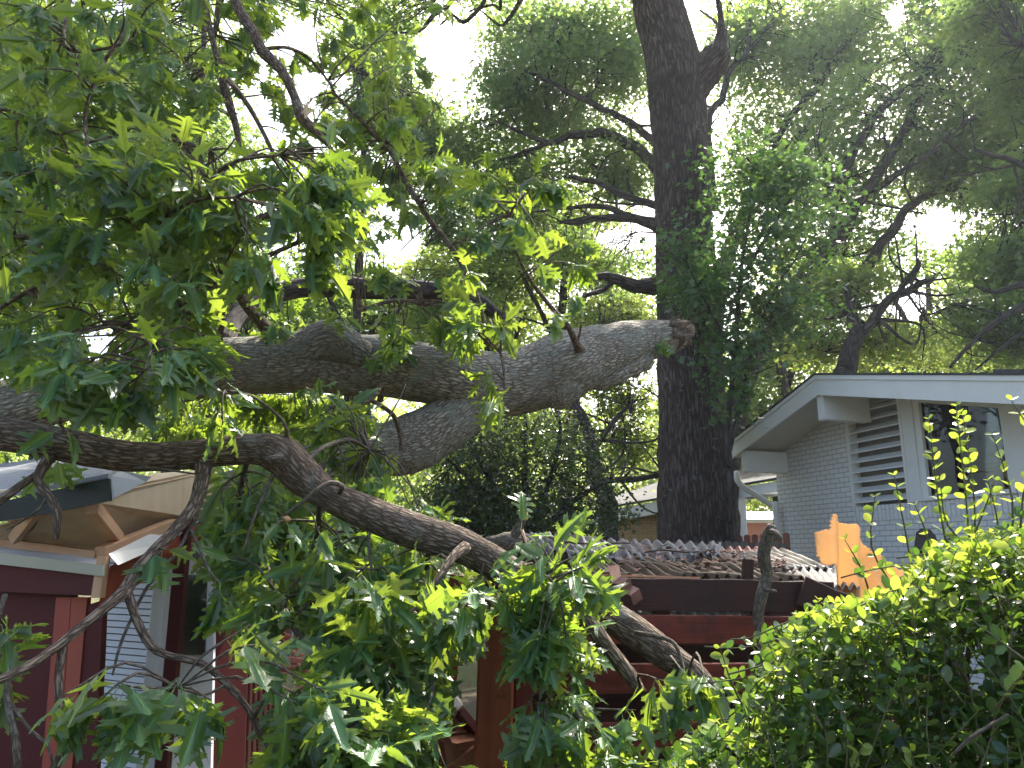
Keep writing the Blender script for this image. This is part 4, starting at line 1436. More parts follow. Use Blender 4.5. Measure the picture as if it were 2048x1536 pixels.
obj('shade_boards', rb, M['black_timber'], rs)
m = MB()
beam(m, P(860, 1110, 4.35), P(1090, 1098, 4.3), .09, .04, seg=4, wob=.004)
beam(m, P(930, 1100, 4.5), P(1100, 1150, 4.2), .12, .03, up=(0, -.3, 1), seg=4, wob=.004)
obj('roof_plank', m, M['brown_board'], rs)
m = MB()
beam(m, P(1040, 1100, 4.4), P(1000, 1180, 4.2), .17, .05, up=(0, -1, .2))
obj('roof_plank', m, M['maroon'], rs)

m = MB()
beam(m, P(868, 1640, 3.9) , P(918, 1150, 3.9), .085, .085, up=(0, 1, 0), seg=5, wob=.003)
tag(obj('leaning_post', m, M['stained'], smooth=False), 'dark leaning post left of the thick red brown screen post', 'post')
m = MB()
beam(m, P(895, 1392, 3.7), P(962, 1478, 3.6), .035, .075, up=(.4, -1, .3))
bo = obj('painted_board', m, M['maroon'])
tag(bo, 'red painted board with a white upper end, leaning behind the screen post', 'board')
m = MB()
beam(m, P(893, 1388, 3.66), P(917, 1422, 3.63), .037, .079, up=(.4, -1, .3))
obj('white_end', m, M['white_paint'], bo)
for k, (x0, y0, x1, y1, w_, lb) in enumerate(((897, 1400, 925, 1600, .09, 'brown split plank standing leftmost in the heap beside the screen post'), (926, 1440, 962, 1600, .05, 'narrow brown plank standing closest to the screen post'),
                                              (905, 1470, 940, 1490, .12, 'short brown plank wedged flat between the two standing planks'), (880, 1560, 960, 1505, .07, 'pinkish brown plank lying across the foot of the heap'))):
    m = MB()
    beam(m, P(x0, y0, 3.75 - .04 * k), P(x1, y1, 3.6 - .04 * k), .03, w_, up=(1, -.4, 0), seg=4, wob=.003)
    tag(obj('broken_plank', m, M['brown_board']), lb, 'plank', 'broken planks beside the screen post')
m = MB()
beam(m, P(925, 1240, 4.1), P(968, 1300, 4.0), .03, .11, up=(.6, -1, .2), seg=3, wob=.006)
tag(obj('splintered_board', m, M['pine']), 'splintered orange brown board end hanging left of the screen post top', 'board')
m = MB()
beam(m, P(738, 958, 4.9), P(758, 1010, 4.8), .05, .03, up=(0, 1, 0))
tag(obj('red_lath', m, M['red_paint']), 'short bright red lath sticking up behind the lower bough', 'lath')

# ------------------------------------------------------------------ the fallen oak
def near_spray(lst, tip, dirv, n, L, droop=.9, tone=None):
    """A fan of oak leaves round a twig tip."""
    e1 = unit(np.cross(dirv, [.3, .2, .93]))
    e2 = np.cross(dirv, e1)
    a0 = R.uniform(0, 6.28)
    base_t = R.uniform(.1, .9)
    for k in range(n):
        a = a0 + k * 2.4 + R.normal() * .35
        rad = e1 * math.cos(a) + e2 * math.sin(a)
        d = unit(dirv * R.uniform(.2, .9) + rad * R.uniform(.6, 1.0) + np.array([0, 0, -1]) * R.uniform(.2, 1.5) * droop)
        nr = unit(np.array([0, 0, .6]) + rad * .55 + dirv * .25 + R.normal(size=3) * .55)
        if abs(np.dot(nr, d)) > .95:
            nr = unit(nr + R.normal(size=3) * .5)
        p = tip - dirv * R.uniform(0, .07)
        lst.append((p, d, nr, L * R.uniform(.72, 1.2), np.clip(R.normal(base_t, .2), 0, 1)))


class Leafy(Plant):
    def ready(self):
        self.freeze()
        self.L = {}

    def spray(self, tip, n, L, droop=.9, r0=.0045, maxd=9, toward=None):
        i, d = self.twig(np.asarray(tip, float), r0, maxd, 5)
        if toward is not None:
            d = unit(d + toward)
        near_spray(self.L.setdefault(i, []), np.asarray(tip, float), d, n, L * 1.12, droop)
        return i

    def leaves(self, parts):
        for i, l in self.L.items():
            p, d, nr, s, t = (np.array(q) for q in zip(*l))
            leaves_obj('foliage', OAK, p, d, nr, s, M['oak_leaf'], parts[i], t)


NEAR_GAPS = [(590, 1285, 62, 75), (520, 1400, 26, 130), (930, 1430, 45, 110), (998, 1380, 34, 150), (420, 1230, 45, 90), (350, 1160, 50, 60)]


def in_near_gap(p):
    x, y = proj(p)
    return any(((x[0] - a) / (c + 18)) ** 2 + ((y[0] - b_) / (e + 18)) ** 2 < 1 for a, b_, c, e in NEAR_GAPS)


def fallen(pl, pts, name, sides, parent=None, mat=None, **kw):
    return px_limb(pl, pts, name, sides, parent=parent, mat=mat, **kw)


b0 = P(600, 730, 6.4)
root = thing('fallen_oak', 'huge fallen oak trunk lying across the picture with its leafy crown hanging at left', 'tree', (b0[0], b0[1], 0))
fo = Leafy(root)
FB = M['fallen_bark']
t_main = fallen(fo, [(1352, 672, 7.3, 30), (1325, 676, 7.2, 37), (1290, 682, 7.15, 43), (1240, 694, 7.05, 51), (1180, 712, 6.95, 61), (1125, 735, 6.85, 72), (1075, 752, 6.8, 68), (1020, 765, 6.7, 67), (960, 768, 6.6, 66), (890, 752, 6.5, 62), (800, 738, 6.45, 60),
                     (700, 728, 6.4, 64), (640, 720, 6.35, 68), (580, 728, 6.3, 60), (480, 730, 6.2, 58), (380, 745, 6.1, 56), (250, 765, 5.9, 56), (120, 790, 5.7, 55), (-20, 830, 5.5, 58), (-250, 900, 5.2, 60)], 'trunk', 48, mat=FB, step=.06, amp=.07, freq=3.2, ridge=.07, cap=.1)
t_fork = fallen(fo, [(1030, 768, 6.75, 40), (960, 800, 6.65, 47), (890, 848, 6.5, 52), (820, 888, 6.4, 58), (745, 905, 6.2, 52), (660, 925, 6.0, 50), (560, 960, 5.8, 46), (420, 990, 5.6, 40), (250, 1000, 5.4, 34)], 'fork_limb', 36, t_main, FB, step=.07, amp=.08, freq=3.5, ridge=.06)
fallen(fo, [(1128, 770, 6.75, 42), (1112, 795, 6.72, 30), (1098, 806, 6.7, 14)], 'knot', 20, t_main, FB, step=.04, amp=.12)
fallen(fo, [(590, 705, 6.2, 38), (640, 690, 6.15, 46), (668, 682, 6.12, 44), (730, 712, 6.2, 30)], 'knot', 20, t_main, FB, step=.04, amp=.12)
fallen(fo, [(1290, 715, 7.05, 22), (1250, 745, 6.95, 18), (1210, 765, 6.9, 14), (1185, 772, 6.9, 8)], 'torn_edge', 9, t_main, M['fallen_bark'], step=.04, amp=.4, freq=9)
m0 = fo.limb([P(1345, 668, 7.15), P(1370, 664, 7.3), P(1386, 662, 7.4)], [.13, .11, .03], 'broken_end', 22, step=.025, amp=.5, freq=11, mat=M['bough_bark'], parent=t_main, grow=False)
be = fo.mb[m0]
for k in range(26):
    a = R.uniform(0, 6.28)
    rr_ = R.uniform(.05, .19)
    q = P(1338, 670, 7.2) + np.array([0, 0, 0]) + np.array([0, math.cos(a), math.sin(a)]) * rr_
    tube(be, [q, q + np.array([R.uniform(.06, .24), R.normal() * .03, R.normal() * .03])], [R.uniform(.02, .05), .004], 5, step=.05, amp=.3, freq=14, cap=.1)
fallen(fo, [(1010, 640, 7.6, 9), (955, 605, 7.6, 19), (900, 588, 7.6, 22), (820, 580, 7.5, 22), (740, 578, 7.4, 22), (660, 572, 7.3, 23), (590, 578, 7.1, 21), (520, 600, 6.9, 20), (470, 640, 6.6, 22), (440, 690, 6.3, 24)], 'dark_limb', 20, t_main, M['far_bark'], step=.08, amp=.07, freq=3)
bk = M['bough_bark']
stubs = [[(540, 680, 6.1, 16), (533, 658, 6.0, 14), (502, 621, 5.8, 13), (478, 580, 5.5, 11), (470, 520, 5.2, 9), (440, 440, 4.9, 7), (400, 330, 4.6, 5)],
         [(170, 740, 5.6, 20), (154, 713, 5.5, 18), (120, 682, 5.3, 17), (89, 652, 5.1, 15), (60, 560, 4.7, 11), (90, 420, 4.4, 8), (120, 300, 4.1, 6), (160, 160, 3.9, 4)],
         [(1160, 700, 6.6, 11), (1152, 685, 6.4, 8), (1135, 652, 6.2, 6), (1100, 610, 5.6, 5), (1060, 560, 5.0, 4), (1030, 500, 4.6, 3)],
         [(1152, 690, 6.4, 4), (1160, 665, 6.35, 3), (1162, 645, 6.3, 2)],
         [(760, 800, 6.2, 7), (763, 770, 6.0, 5), (740, 800, 5.8, 5), (690, 812, 5.6, 4), (650, 815, 5.4, 3)],
         [(740, 800, 5.8, 5), (785, 830, 5.8, 5), (800, 870, 5.9, 5), (803, 900, 5.9, 4)]]
for s in stubs:
    fallen(fo, s, 'branch', 9, t_main, bk, step=.06, amp=.06, wob=.4)
br = [
    [(465, -60, 4.3, 13), (472, 7, 4.3, 12), (513, 68, 4.25, 12), (526, 99, 4.25, 13), (564, 143, 4.2, 11), (588, 191, 4.2, 10), (605, 232, 4.15, 12), (625, 252, 4.15, 11), (642, 270, 4.15, 8), (665, 300, 4.2, 4)],
    [(400, -40, 4.5, 8), (432, 110, 4.4, 7), (441, 137, 4.4, 6), (492, 202, 4.3, 6), (526, 263, 4.3, 5), (548, 310, 4.2, 5), (560, 345, 4.2, 6), (575, 380, 4.2, 7), (578, 405, 4.2, 8), (560, 425, 4.2, 8), (540, 430, 4.2, 8), (512, 440, 4.2, 8), (495, 480, 4.2, 7), (480, 540, 4.4, 6)],
    [(434, 120, 4.5, 12), (448, 167, 4.45, 11), (460, 205, 4.45, 10), (472, 246, 4.4, 8), (480, 300, 4.3, 5)],
    [(455, -30, 4.6, 9), (440, 0, 4.6, 9), (436, 30, 4.6, 8), (430, 70, 4.6, 5)],
    [(526, 99, 4.25, 5), (570, 94, 4.3, 4), (610, 110, 4.4, 4), (640, 140, 4.5, 3), (670, 185, 4.6, 2)],
    [(560, 345, 4.2, 3), (600, 390, 4.2, 2.5), (615, 410, 4.2, 2)], [(575, 350, 4.2, 3), (615, 362, 4.3, 2.5), (660, 350, 4.5, 2)],
    [(300, -40, 3.8, 5), (250, 60, 3.6, 5), (200, 140, 3.4, 4), (170, 230, 3.3, 4), (180, 330, 3.2, 3)],
    [(150, -40, 3.7, 5), (130, 40, 3.6, 4), (140, 100, 3.5, 4), (240, 90, 3.5, 3), (280, 60, 3.6, 2)],
    [(-30, 215, 3.6, 4), (34, 225, 3.6, 4), (79, 253, 3.6, 4), (120, 270, 3.5, 3)], [(34, 240, 3.6, 3), (32, 270, 3.6, 2.5), (45, 310, 3.6, 2)],
    [(0, 285, 3.7, 3), (41, 320, 3.7, 3), (89, 359, 3.6, 3), (140, 420, 3.5, 3)], [(-40, 370, 3.6, 4), (41, 342, 3.6, 7), (89, 359, 3.6, 8), (130, 365, 3.5, 4), (200, 380, 3.4, 3)],
    [(250, 250, 3.7, 3), (284, 260, 3.7, 4), (330, 275, 3.7, 4), (376, 287, 3.7, 4), (420, 300, 3.6, 3)],
    [(-40, 460, 3.3, 7), (10, 470, 3.3, 6), (70, 478, 3.3, 5), (120, 501, 3.3, 5), (181, 525, 3.3, 4), (240, 560, 3.2, 3)],
    [(-40, 640, 3.5, 5), (27, 600, 3.4, 5), (70, 575, 3.4, 5), (140, 542, 3.4, 4), (200, 520, 3.4, 2)],
    [(440, 690, 5.4, 6), (445, 620, 4.4, 6), (440, 560, 3.4, 6), (425, 572, 3.2, 7), (410, 576, 3.2, 7), (385, 582, 3.15, 6), (362, 590, 3.1, 5), (340, 580, 3.1, 5), (318, 574, 3.1, 4), (270, 570, 3.1, 2)],
    [(358, 587, 3.1, 4), (362, 614, 3.05, 4), (372, 628, 3.0, 4), (378, 640, 2.95, 4)],
    [(780, 300, 4.9, 4), (812, 362, 4.8, 6), (835, 400, 4.7, 6), (860, 441, 4.7, 6), (900, 492, 4.6, 6), (921, 523, 4.6, 6), (940, 560, 4.6, 5), (960, 610, 4.6, 4), (975, 690, 4.5, 3)],
    [(900, 492, 4.6, 3), (925, 480, 4.6, 2.5), (950, 480, 4.6, 2)],
    [(665, 185, 4.6, 4), (720, 240, 4.7, 4), (780, 300, 4.9, 4)],
    [(380, 420, 3.3, 5), (430, 350, 3.2, 5), (480, 320, 3.1, 4), (560, 310, 3.0, 3)],
    [(300, 480, 3.1, 5), (340, 430, 3.0, 4), (400, 400, 2.95, 4), (470, 395, 2.9, 3)],
    [(480, 540, 4.4, 6), (560, 500, 3.9, 5), (640, 470, 3.6, 4), (700, 470, 3.5, 3)],
    [(1030, 500, 4.6, 3), (1020, 430, 4.4, 3), (1060, 380, 4.3, 2)], [(60, 700, 4.6, 5), (180, 660, 3.6, 5), (260, 650, 3.0, 4), (300, 690, 2.7, 3), (290, 740, 2.6, 2)],
    [(720, 620, 6.5, 5), (790, 600, 5.8, 4), (850, 610, 5.2, 3)],
    [(980, 640, 4.5, 3), (1005, 720, 4.2, 3), (1010, 790, 4.1, 2)],
]
for s in br:
    fallen(fo, s, 'branch', 8, t_main, bk, step=.05, amp=.08, freq=9, wob=.5)
fo.ready()
# regions of hanging leaves: photo x range, y range, distance range, sprays, leaves each, leaf length
REG = [(-40, 330, -30, 300, 3.2, 4.6, 72, 7, .165), (300, 560, -30, 250, 3.8, 5.0, 40, 7, .165), (540, 900, -20, 330, 4.3, 5.8, 58, 7, .165), (640, 830, -10, 250, 4.6, 6.2, 26, 7, .165), (250, 700, 260, 420, 2.9, 3.8, 48, 8, .165), (300, 740, 400, 570, 2.8, 3.8, 46, 8, .165),
       (-40, 330, 300, 520, 2.8, 4.4, 52, 7, .165), (-40, 420, 500, 690, 2.8, 4.6, 50, 7, .165), (640, 930, 300, 430, 4.4, 5.6, 32, 7, .165), (880, 1170, 330, 480, 3.9, 4.6, 42, 8, .165), (900, 1140, 450, 680, 3.8, 4.6, 66, 8, .16),
       (930, 1050, 650, 800, 3.9, 4.3, 11, 8, .155), (760, 950, 540, 670, 4.8, 6.2, 24, 7, .17), (740, 880, 640, 710, 5.6, 6.3, 8, 7, .17), (-60, 600, 770, 900, 6.6, 8.2, 56, 8, .18), (280, 700, 785, 880, 6.6, 7.6, 34, 8, .18), (520, 720, 790, 900, 6.3, 7.5, 16, 8, .17), (120, 400, 660, 800, 2.5, 3.0, 14, 8, .16), (400, 760, 560, 680, 5.5, 7.5, 16, 7, .17),
       (-30, 120, 620, 740, 2.9, 4.0, 10, 7, .16), (-40, 420, 250, 660, 4.6, 6.5, 60, 7, .17), (640, 820, 300, 470, 5.5, 7, 14, 6, .17), (1060, 1180, 400, 600, 4.4, 5.0, 14, 7, .16), (-40, 560, -60, 260, 4.8, 6.5, 40, 7, .17)]
for (x0, x1, y0, y1, d0, d1, n, nl, L) in REG:
    for k in range(n):
        p = P(R.uniform(x0, x1), R.uniform(y0, y1), R.uniform(d0, d1))
        if p[1] < 7 and any(((proj(p)[0][0] - a) / c) ** 2 + ((proj(p)[1][0] - b_) / e) ** 2 < 1 for a, b_, c, e in ((650, 575, 120, 42), (850, 590, 80, 34))):
            continue
        if in_gap(p, 1.0)[0] or (in_shaft(p, .8)[0] and R.random() < .88):
            continue
        fo.spray(p, max(4, int(R.normal(nl, 1.6))), L)
for (x, y, d, n) in ((1322, 684, 6.9, 4), (1330, 675, 6.9, 3), (690, 800, 5.5, 4), (640, 800, 5.3, 6), (620, 770, 5.3, 5), (655, 830, 5.3, 5), (160, 740, 2.6, 7), (240, 720, 2.6, 7), (330, 650, 2.9, 7), (400, 700, 2.7, 6), (260, 790, 2.6, 7), (330, 730, 2.6, 6)):
    fo.spray(P(x, y, d), n, .15)
parts = fo.build(bk)
fo.leaves(parts)
# torn white splinters on the snapped branch
m = MB()
for k in range(9):
    a = P(610 + R.uniform(-6, 8), 230 + R.uniform(-10, 8), 4.08)
    b2 = a + np.array([R.uniform(-.02, .10), R.uniform(-.03, .03), R.uniform(.02, .16)])
    tube(m, [a, b2], [.006, .001], 4, cap=.2)
obj('splinters', m, M['pine_pale'], [p for p in parts if p.name.startswith('branch')][6])

# ------------------------------------------------------------------ the lower bough and its leaves
b0 = P(560, 930, 3.1)
root = thing('fallen_bough', 'long rough bough running from left edge down across the corrugated roof', 'bough', (b0[0], b0[1], 0))
fb = Leafy(root)
bb = M['bough_bark']
TB = M['twig_bark']
tb = px_limb(fb, [(-160, 850, 2.9, 36), (0, 868, 2.95, 33), (120, 888, 3.0, 34), (260, 914, 3.05, 31), (400, 908, 3.1, 29), (500, 897, 3.1, 30), (560, 908, 3.1, 38), (605, 952, 3.1, 37), (660, 990, 3.1, 31), (730, 1025, 3.12, 33), (830, 1062, 3.15, 35), (930, 1095, 3.18, 33),
                  (1010, 1138, 3.2, 31), (1090, 1180, 3.2, 31), (1180, 1212, 3.22, 31), (1260, 1258, 3.2, 30), (1330, 1308, 3.15, 28), (1385, 1345, 3.1, 22), (1440, 1400, 3.05, 14)], 'stem', 30, mat=bb, step=.03, amp=.10, freq=6, ridge=.06)
fbr = [
    [(1130, 1180, 3.1, 18), (1180, 1245, 3.05, 17), (1225, 1305, 3.0, 15), (1262, 1352, 2.95, 14), (1285, 1385, 2.9, 9)],
    [(410, 925, 3.1, 17), (405, 960, 3.0, 15), (388, 1012, 2.9, 12), (350, 1060, 2.8, 12), (300, 1110, 2.7, 12), (265, 1150, 2.65, 13), (248, 1180, 2.6, 13), (200, 1222, 2.5, 10), (130, 1280, 2.4, 10), (60, 1332, 2.3, 9), (-30, 1375, 2.2, 8)],
    [(252, 1178, 2.6, 9), (272, 1240, 2.6, 8), (298, 1290, 2.6, 8), (330, 1311, 2.6, 7), (400, 1330, 2.6, 7), (450, 1370, 2.6, 7), (495, 1420, 2.6, 6), (525, 1480, 2.6, 5), (560, 1520, 2.6, 4), (600, 1545, 2.6, 3)],
    [(126, 1285, 2.4, 8), (117, 1360, 2.38, 8), (124, 1440, 2.36, 9), (128, 1490, 2.35, 9), (105, 1545, 2.35, 9)],
    [(110, 905, 3.0, 13), (84, 945, 2.9, 10), (80, 965, 2.88, 9), (100, 992, 2.85, 9), (116, 1022, 2.82, 8), (115, 1060, 2.8, 7), (112, 1078, 2.8, 5)],
    [(84, 945, 2.9, 7), (45, 970, 2.85, 8), (0, 1000, 2.8, 9), (-50, 1020, 2.8, 9)],
    [(100, 990, 2.85, 3), (78, 1018, 2.8, 2.5), (40, 1045, 2.8, 2), (12, 1060, 2.8, 1.5)],
    [(402, 968, 3.0, 5), (400, 1000, 2.95, 4), (392, 1040, 2.9, 4), (382, 1055, 2.9, 3.5), (400, 1100, 2.8, 3), (425, 1150, 2.7, 2.5), (440, 1165, 2.7, 2)],
    [(380, 1060, 2.9, 4), (350, 1110, 2.8, 4), (300, 1165, 2.75, 3.5), (270, 1220, 2.7, 3), (240, 1290, 2.65, 3), (225, 1350, 2.6, 2)],
    [(680, 985, 3.05, 5), (684, 972, 2.98, 5), (660, 966, 2.94, 5), (625, 985, 2.9, 4.5), (605, 1005, 2.9, 4), (575, 1025, 2.9, 3), (560, 1040, 2.9, 2)],
    [(605, 1005, 2.9, 2), (625, 1030, 2.9, 2), (635, 1060, 2.9, 1.5)],
    [(930, 1095, 3.1, 13), (905, 1115, 3.0, 9), (872, 1165, 2.9, 7), (830, 1215, 2.85, 6), (780, 1255, 2.8, 5), (720, 1310, 2.75, 4), (680, 1350, 2.75, 3)],
    [(800, 1245, 2.82, 4), (788, 1290, 2.8, 4), (782, 1340, 2.8, 3), (786, 1400, 2.8, 2.5), (800, 1450, 2.8, 2)],
    [(780, 1255, 2.8, 3), (740, 1245, 2.8, 2.5), (715, 1250, 2.8, 2), (700, 1290, 2.8, 2)],
    [(555, 930, 3.1, 5), (535, 975, 3.05, 4), (515, 1020, 3.0, 3.5), (500, 1060, 2.95, 3), (490, 1100, 2.9, 2.5)],
    [(560, 912, 2.95, 8), (548, 916, 2.9, 6), (530, 918, 2.88, 4)],
    [(575, 880, 3.1, 6), (570, 850, 3.05, 4), (550, 825, 3.0, 3), (500, 790, 2.9, 3), (450, 780, 2.8, 2)],
    [(270, 935, 2.95, 3), (320, 938, 2.9, 2.5), (390, 948, 2.9, 2)],
    [(560, 1200, 3.2, 5), (585, 1250, 3.1, 6), (620, 1300, 3.0, 5), (655, 1330, 3.0, 4)],
    [(1270, 1265, 3.1, 5), (1320, 1275, 3.05, 5), (1350, 1290, 3.0, 4), (1365, 1330, 2.95, 3), (1370, 1360, 2.9, 2)],
    [(1040, 1160, 3.1, 6), (1060, 1130, 2.9, 4), (1090, 1140, 2.75, 4), (1110, 1180, 2.65, 3)],
    [(1090, 1190, 3.1, 6), (1070, 1230, 2.9, 4), (1030, 1230, 2.8, 3), (970, 1200, 2.75, 2.5)],
    [(1100, 1200, 3.1, 6), (1110, 1300, 2.9, 4), (1100, 1360, 2.85, 3), (1105, 1410, 2.8, 2.5)],
    [(740, 1060, 3.1, 3), (738, 1090, 3.05, 2.5), (742, 1140, 3.0, 2)],
    [(10, 1190, 2.6, 5), (-10, 1260, 2.5, 6), (15, 1330, 2.4, 6), (15, 1400, 2.35, 6), (30, 1470, 2.3, 7), (35, 1545, 2.3, 7)],
    [(15, 1400, 2.35, 4), (60, 1460, 2.3, 3), (95, 1490, 2.3, 3), (105, 1530, 2.3, 2)],
    [(700, 1330, 3.1, 6), (740, 1380, 3.0, 6), (800, 1330, 3.1, 6), (850, 1280, 3.3, 6), (890, 1245, 3.5, 7)],
    [(450, 1370, 2.6, 3), (410, 1390, 2.5, 2.5), (370, 1380, 2.4, 2), (355, 1375, 2.3, 2)],
    [(590, 960, 3.2, 5), (640, 900, 3.6, 5), (700, 880, 4.0, 4), (740, 900, 4.2, 3)],
    [(500, 900, 3.2, 6), (480, 1000, 3.7, 6), (500, 1100, 4.0, 5), (560, 1200, 4.2, 4)],
    [(640, 1000, 3.2, 6), (640, 1090, 3.6, 6), (680, 1180, 3.9, 5), (700, 1300, 4.0, 4)],
    [(860, 1080, 3.2, 6), (850, 1160, 3.5, 5), (830, 1260, 3.6, 4), (800, 1400, 3.5, 4)],
]
for s in fbr:
    big = max(q[3] for q in s) > 8
    px_limb(fb, s, 'branch', 10 if big else 6, parent=tb, mat=bb if big else TB, step=.035, amp=.09, freq=14, wob=.5)
fb.ready()
REG = [(440, 760, 950, 1080, 3.3, 4.6, 54, 7, .165), (430, 640, 1060, 1240, 3.0, 4.4, 40, 7, .165), (600, 900, 1060, 1240, 2.9, 4.2, 54, 8, .165), (600, 920, 1220, 1420, 2.6, 4.0, 66, 8, .16), (480, 900, 1380, 1580, 2.2, 3.4, 60, 8, .16),
       (470, 720, 1240, 1400, 2.4, 3.2, 20, 8, .16), (1040, 1170, 1200, 1400, 2.6, 3.0, 13, 8, .15), (940, 1130, 1150, 1240, 2.7, 3.1, 10, 8, .15), (1040, 1180, 1090, 1190, 2.6, 2.9, 7, 6, .16), (720, 900, 1000, 1070, 3.5, 4.3, 12, 7, .15),
       (-40, 40, 1240, 1400, 2.4, 2.8, 5, 7, .14), (560, 760, 820, 930, 4.2, 5.5, 18, 7, .17), (1040, 1160, 1400, 1500, 2.5, 2.9, 7, 8, .15), (440, 740, 960, 1200, 4.4, 5.2, 40, 7, .18), (1180, 1240, 1440, 1530, 2.4, 2.8, 4, 7, .14)]
for (x0, x1, y0, y1, d0, d1, n, nl, L) in REG:
    for k in range(n):
        p = P(R.uniform(x0, x1), R.uniform(y0, y1), R.uniform(d0, d1))
        if in_near_gap(p):
            continue
        if in_shaft(p, .7)[0] and R.random() < .88:
            continue
        fb.spray(p, max(4, int(R.normal(nl, 1.6))), L, .7)
for (x, y, d, n, L) in ((440, 1165, 2.7, 7, .15), (355, 1375, 2.2, 7, .17), (250, 1370, 2.15, 6, .16), (200, 1400, 2.1, 8, .16), (130, 1390, 2.1, 5, .15), (280, 1420, 2.15, 5, .15), (420, 1400, 2.2, 6, .17), (500, 1250, 2.3, 5, .17), (540, 1290, 2.4, 4, .16),
                        (450, 800, 2.8, 6, .15), (445, 850, 2.75, 4, .15), (120, 850, 2.85, 2, .15), (330, 1100, 2.7, 4, .13), (110, 925, 3.4, 4, .14), (100, 940, 3.5, 3, .12), (1370, 1350, 2.5, 7, .15), (1410, 1360, 2.5, 6, .15), (1320, 1360, 2.5, 6, .14), (1270, 1420, 2.5, 5, .13),
                        (1085, 1150, 2.65, 3, .15), (1040, 1060, 2.8, 3, .14), (880, 1030, 3.7, 7, .15), (830, 1010, 3.6, 5, .14), (570, 1040, 2.85, 5, .14), (635, 1060, 2.85, 4, .14), (720, 1150, 2.6, 8, .16), (745, 1180, 2.6, 8, .16), (700, 1290, 2.6, 7, .15), (800, 1420, 2.6, 8, .16)):
    fb.spray(P(x, y, d), n, L, .8)
parts = fb.build(bb)
fb.leaves(parts)
m = MB()
V = rdir(1)
c = P(573, 1038, 2.88)
tube(m, [c + [-.011, 0, .002], c, c + [.011, 0, 0]], [.009, .0125, .008], 10, step=.004, cap=.7)
ac = obj('acorn', m, M['raw_wood'], [p for p in parts if p.name.startswith('branch')][9], smooth=True)

# snapped branch standing on the rails
s = [(1543, 1052, 3.35, 9), (1535, 1075, 3.38, 11), (1527, 1110, 3.4, 12), (1534, 1150, 3.42, 11), (1523, 1190, 3.4, 11), (1516, 1240, 3.4, 10), (1527, 1290, 3.38, 9), (1521, 1340, 3.36, 9), (1520, 1420, 3.33, 11), (1528, 1480, 3.3, 9)]
b0 = P(1525, 1420, 3.33)
root = thing('snapped_branch', 'lichened snapped branch standing upright against the rails, right of the short post', 'branch', (b0[0], b0[1], 0))
pl = Plant(root)
px_limb(pl, s, 'stem', 16, mat=TB, step=.018, amp=.14, freq=14, ridge=.05)
px_limb(pl, [(1538, 1062, 3.36, 7), (1552, 1066, 3.3, 6), (1561, 1078, 3.28, 5)], 'stub', 8, mat=TB, step=.02, amp=.2, freq=15, parent=0)
px_limb(pl, [(1530, 1180, 3.38, 5), (1552, 1183, 3.33, 3)], 'stub', 6, mat=TB, step=.02, amp=.1, parent=0)
px_limb(pl, [(1528, 1265, 3.36, 6), (1548, 1268, 3.3, 6), (1556, 1262, 3.28, 4)], 'stub', 8, mat=M['raw_wood'], step=.02, amp=.25, freq=20, parent=0)
pl.build(TB)
# splintered stub by the roof
b0 = P(1000, 1095, 3.7)
root = thing('splintered_stub', 'thick knuckled branch stub with an orange splintered tip beside the leftmost roof sheet', 'branch', (b0[0], b0[1], 0))
pl = Plant(root)
px_limb(pl, [(1055, 1120, 3.75, 10), (1045, 1090, 3.72, 16), (1020, 1085, 3.7, 20), (985, 1090, 3.7, 17), (950, 1092, 3.75, 12), (925, 1085, 3.8, 8)], 'knuckle', 14, mat=TB, step=.025, amp=.15, freq=12)
px_limb(pl, [(1022, 1085, 3.7, 13), (1035, 1060, 3.68, 9), (1043, 1045, 3.67, 8), (1046, 1034, 3.66, 8)], 'stub', 10, mat=TB, step=.02, amp=.12, freq=15, parent=0)
px_limb(pl, [(1047, 1038, 3.655, 7.5), (1049, 1026, 3.65, 7), (1050, 1016, 3.65, 4)], 'torn_tip', 9, mat=M['raw_wood'], step=.012, amp=.45, freq=40, parent=1)
px_limb(pl, [(1044, 1060, 3.66, 3), (1050, 1085, 3.66, 4), (1056, 1115, 3.68, 3)], 'splinter', 5, mat=M['pine'], step=.02, amp=.3, freq=30, parent=1)
pl.build(TB)
# thin dead twigs lying on the roof sheets
for (pts, lb) in (([(1083, 1075, 4.55, 2.5), (1120, 1089, 4.5, 2.2), (1170, 1095, 4.4, 2.2), (1215, 1094, 4.4, 2), (1262, 1094, 4.4, 1.5)], 'long thin dark twig lying on the leftmost grey roof sheet'),
                  ([(1200, 1084, 4.5, 3), (1216, 1098, 4.4, 2.2), (1250, 1105, 4.35, 1.5)], 'short forked twig on the joint of the two grey roof sheets'),
                  ([(1290, 1112, 4.4, 2.2), (1330, 1108, 4.4, 2), (1380, 1112, 4.4, 2), (1430, 1106, 4.5, 1.5)], 'thin dark twig lying toward the cream roof sheet')):
    m = MB()
    tube(m, [P(x, y, d) + [0, 0, .02] for x, y, d, r in pts], [r * d / FPX for x, y, d, r in pts], 6, step=.03, amp=.2, freq=20, wob=1)
    tag(obj('dead_twig', m, M['bough_bark'], smooth=True), lb, 'twig', 'dead twigs on the roof sheets')
pos = []
for k in range(420):
    u, v = R.random(), R.random()
    q = (P(1250, 1090, 4.8) * (1 - u) + P(1560, 1118, 4.7) * u) * (1 - v) + (P(1230, 1140, 4.0) * (1 - u) + P(1600, 1150, 4.0) * u) * v
    pos.append(q + [0, 0, .015])
pos = np.array(pos)
n = len(pos)
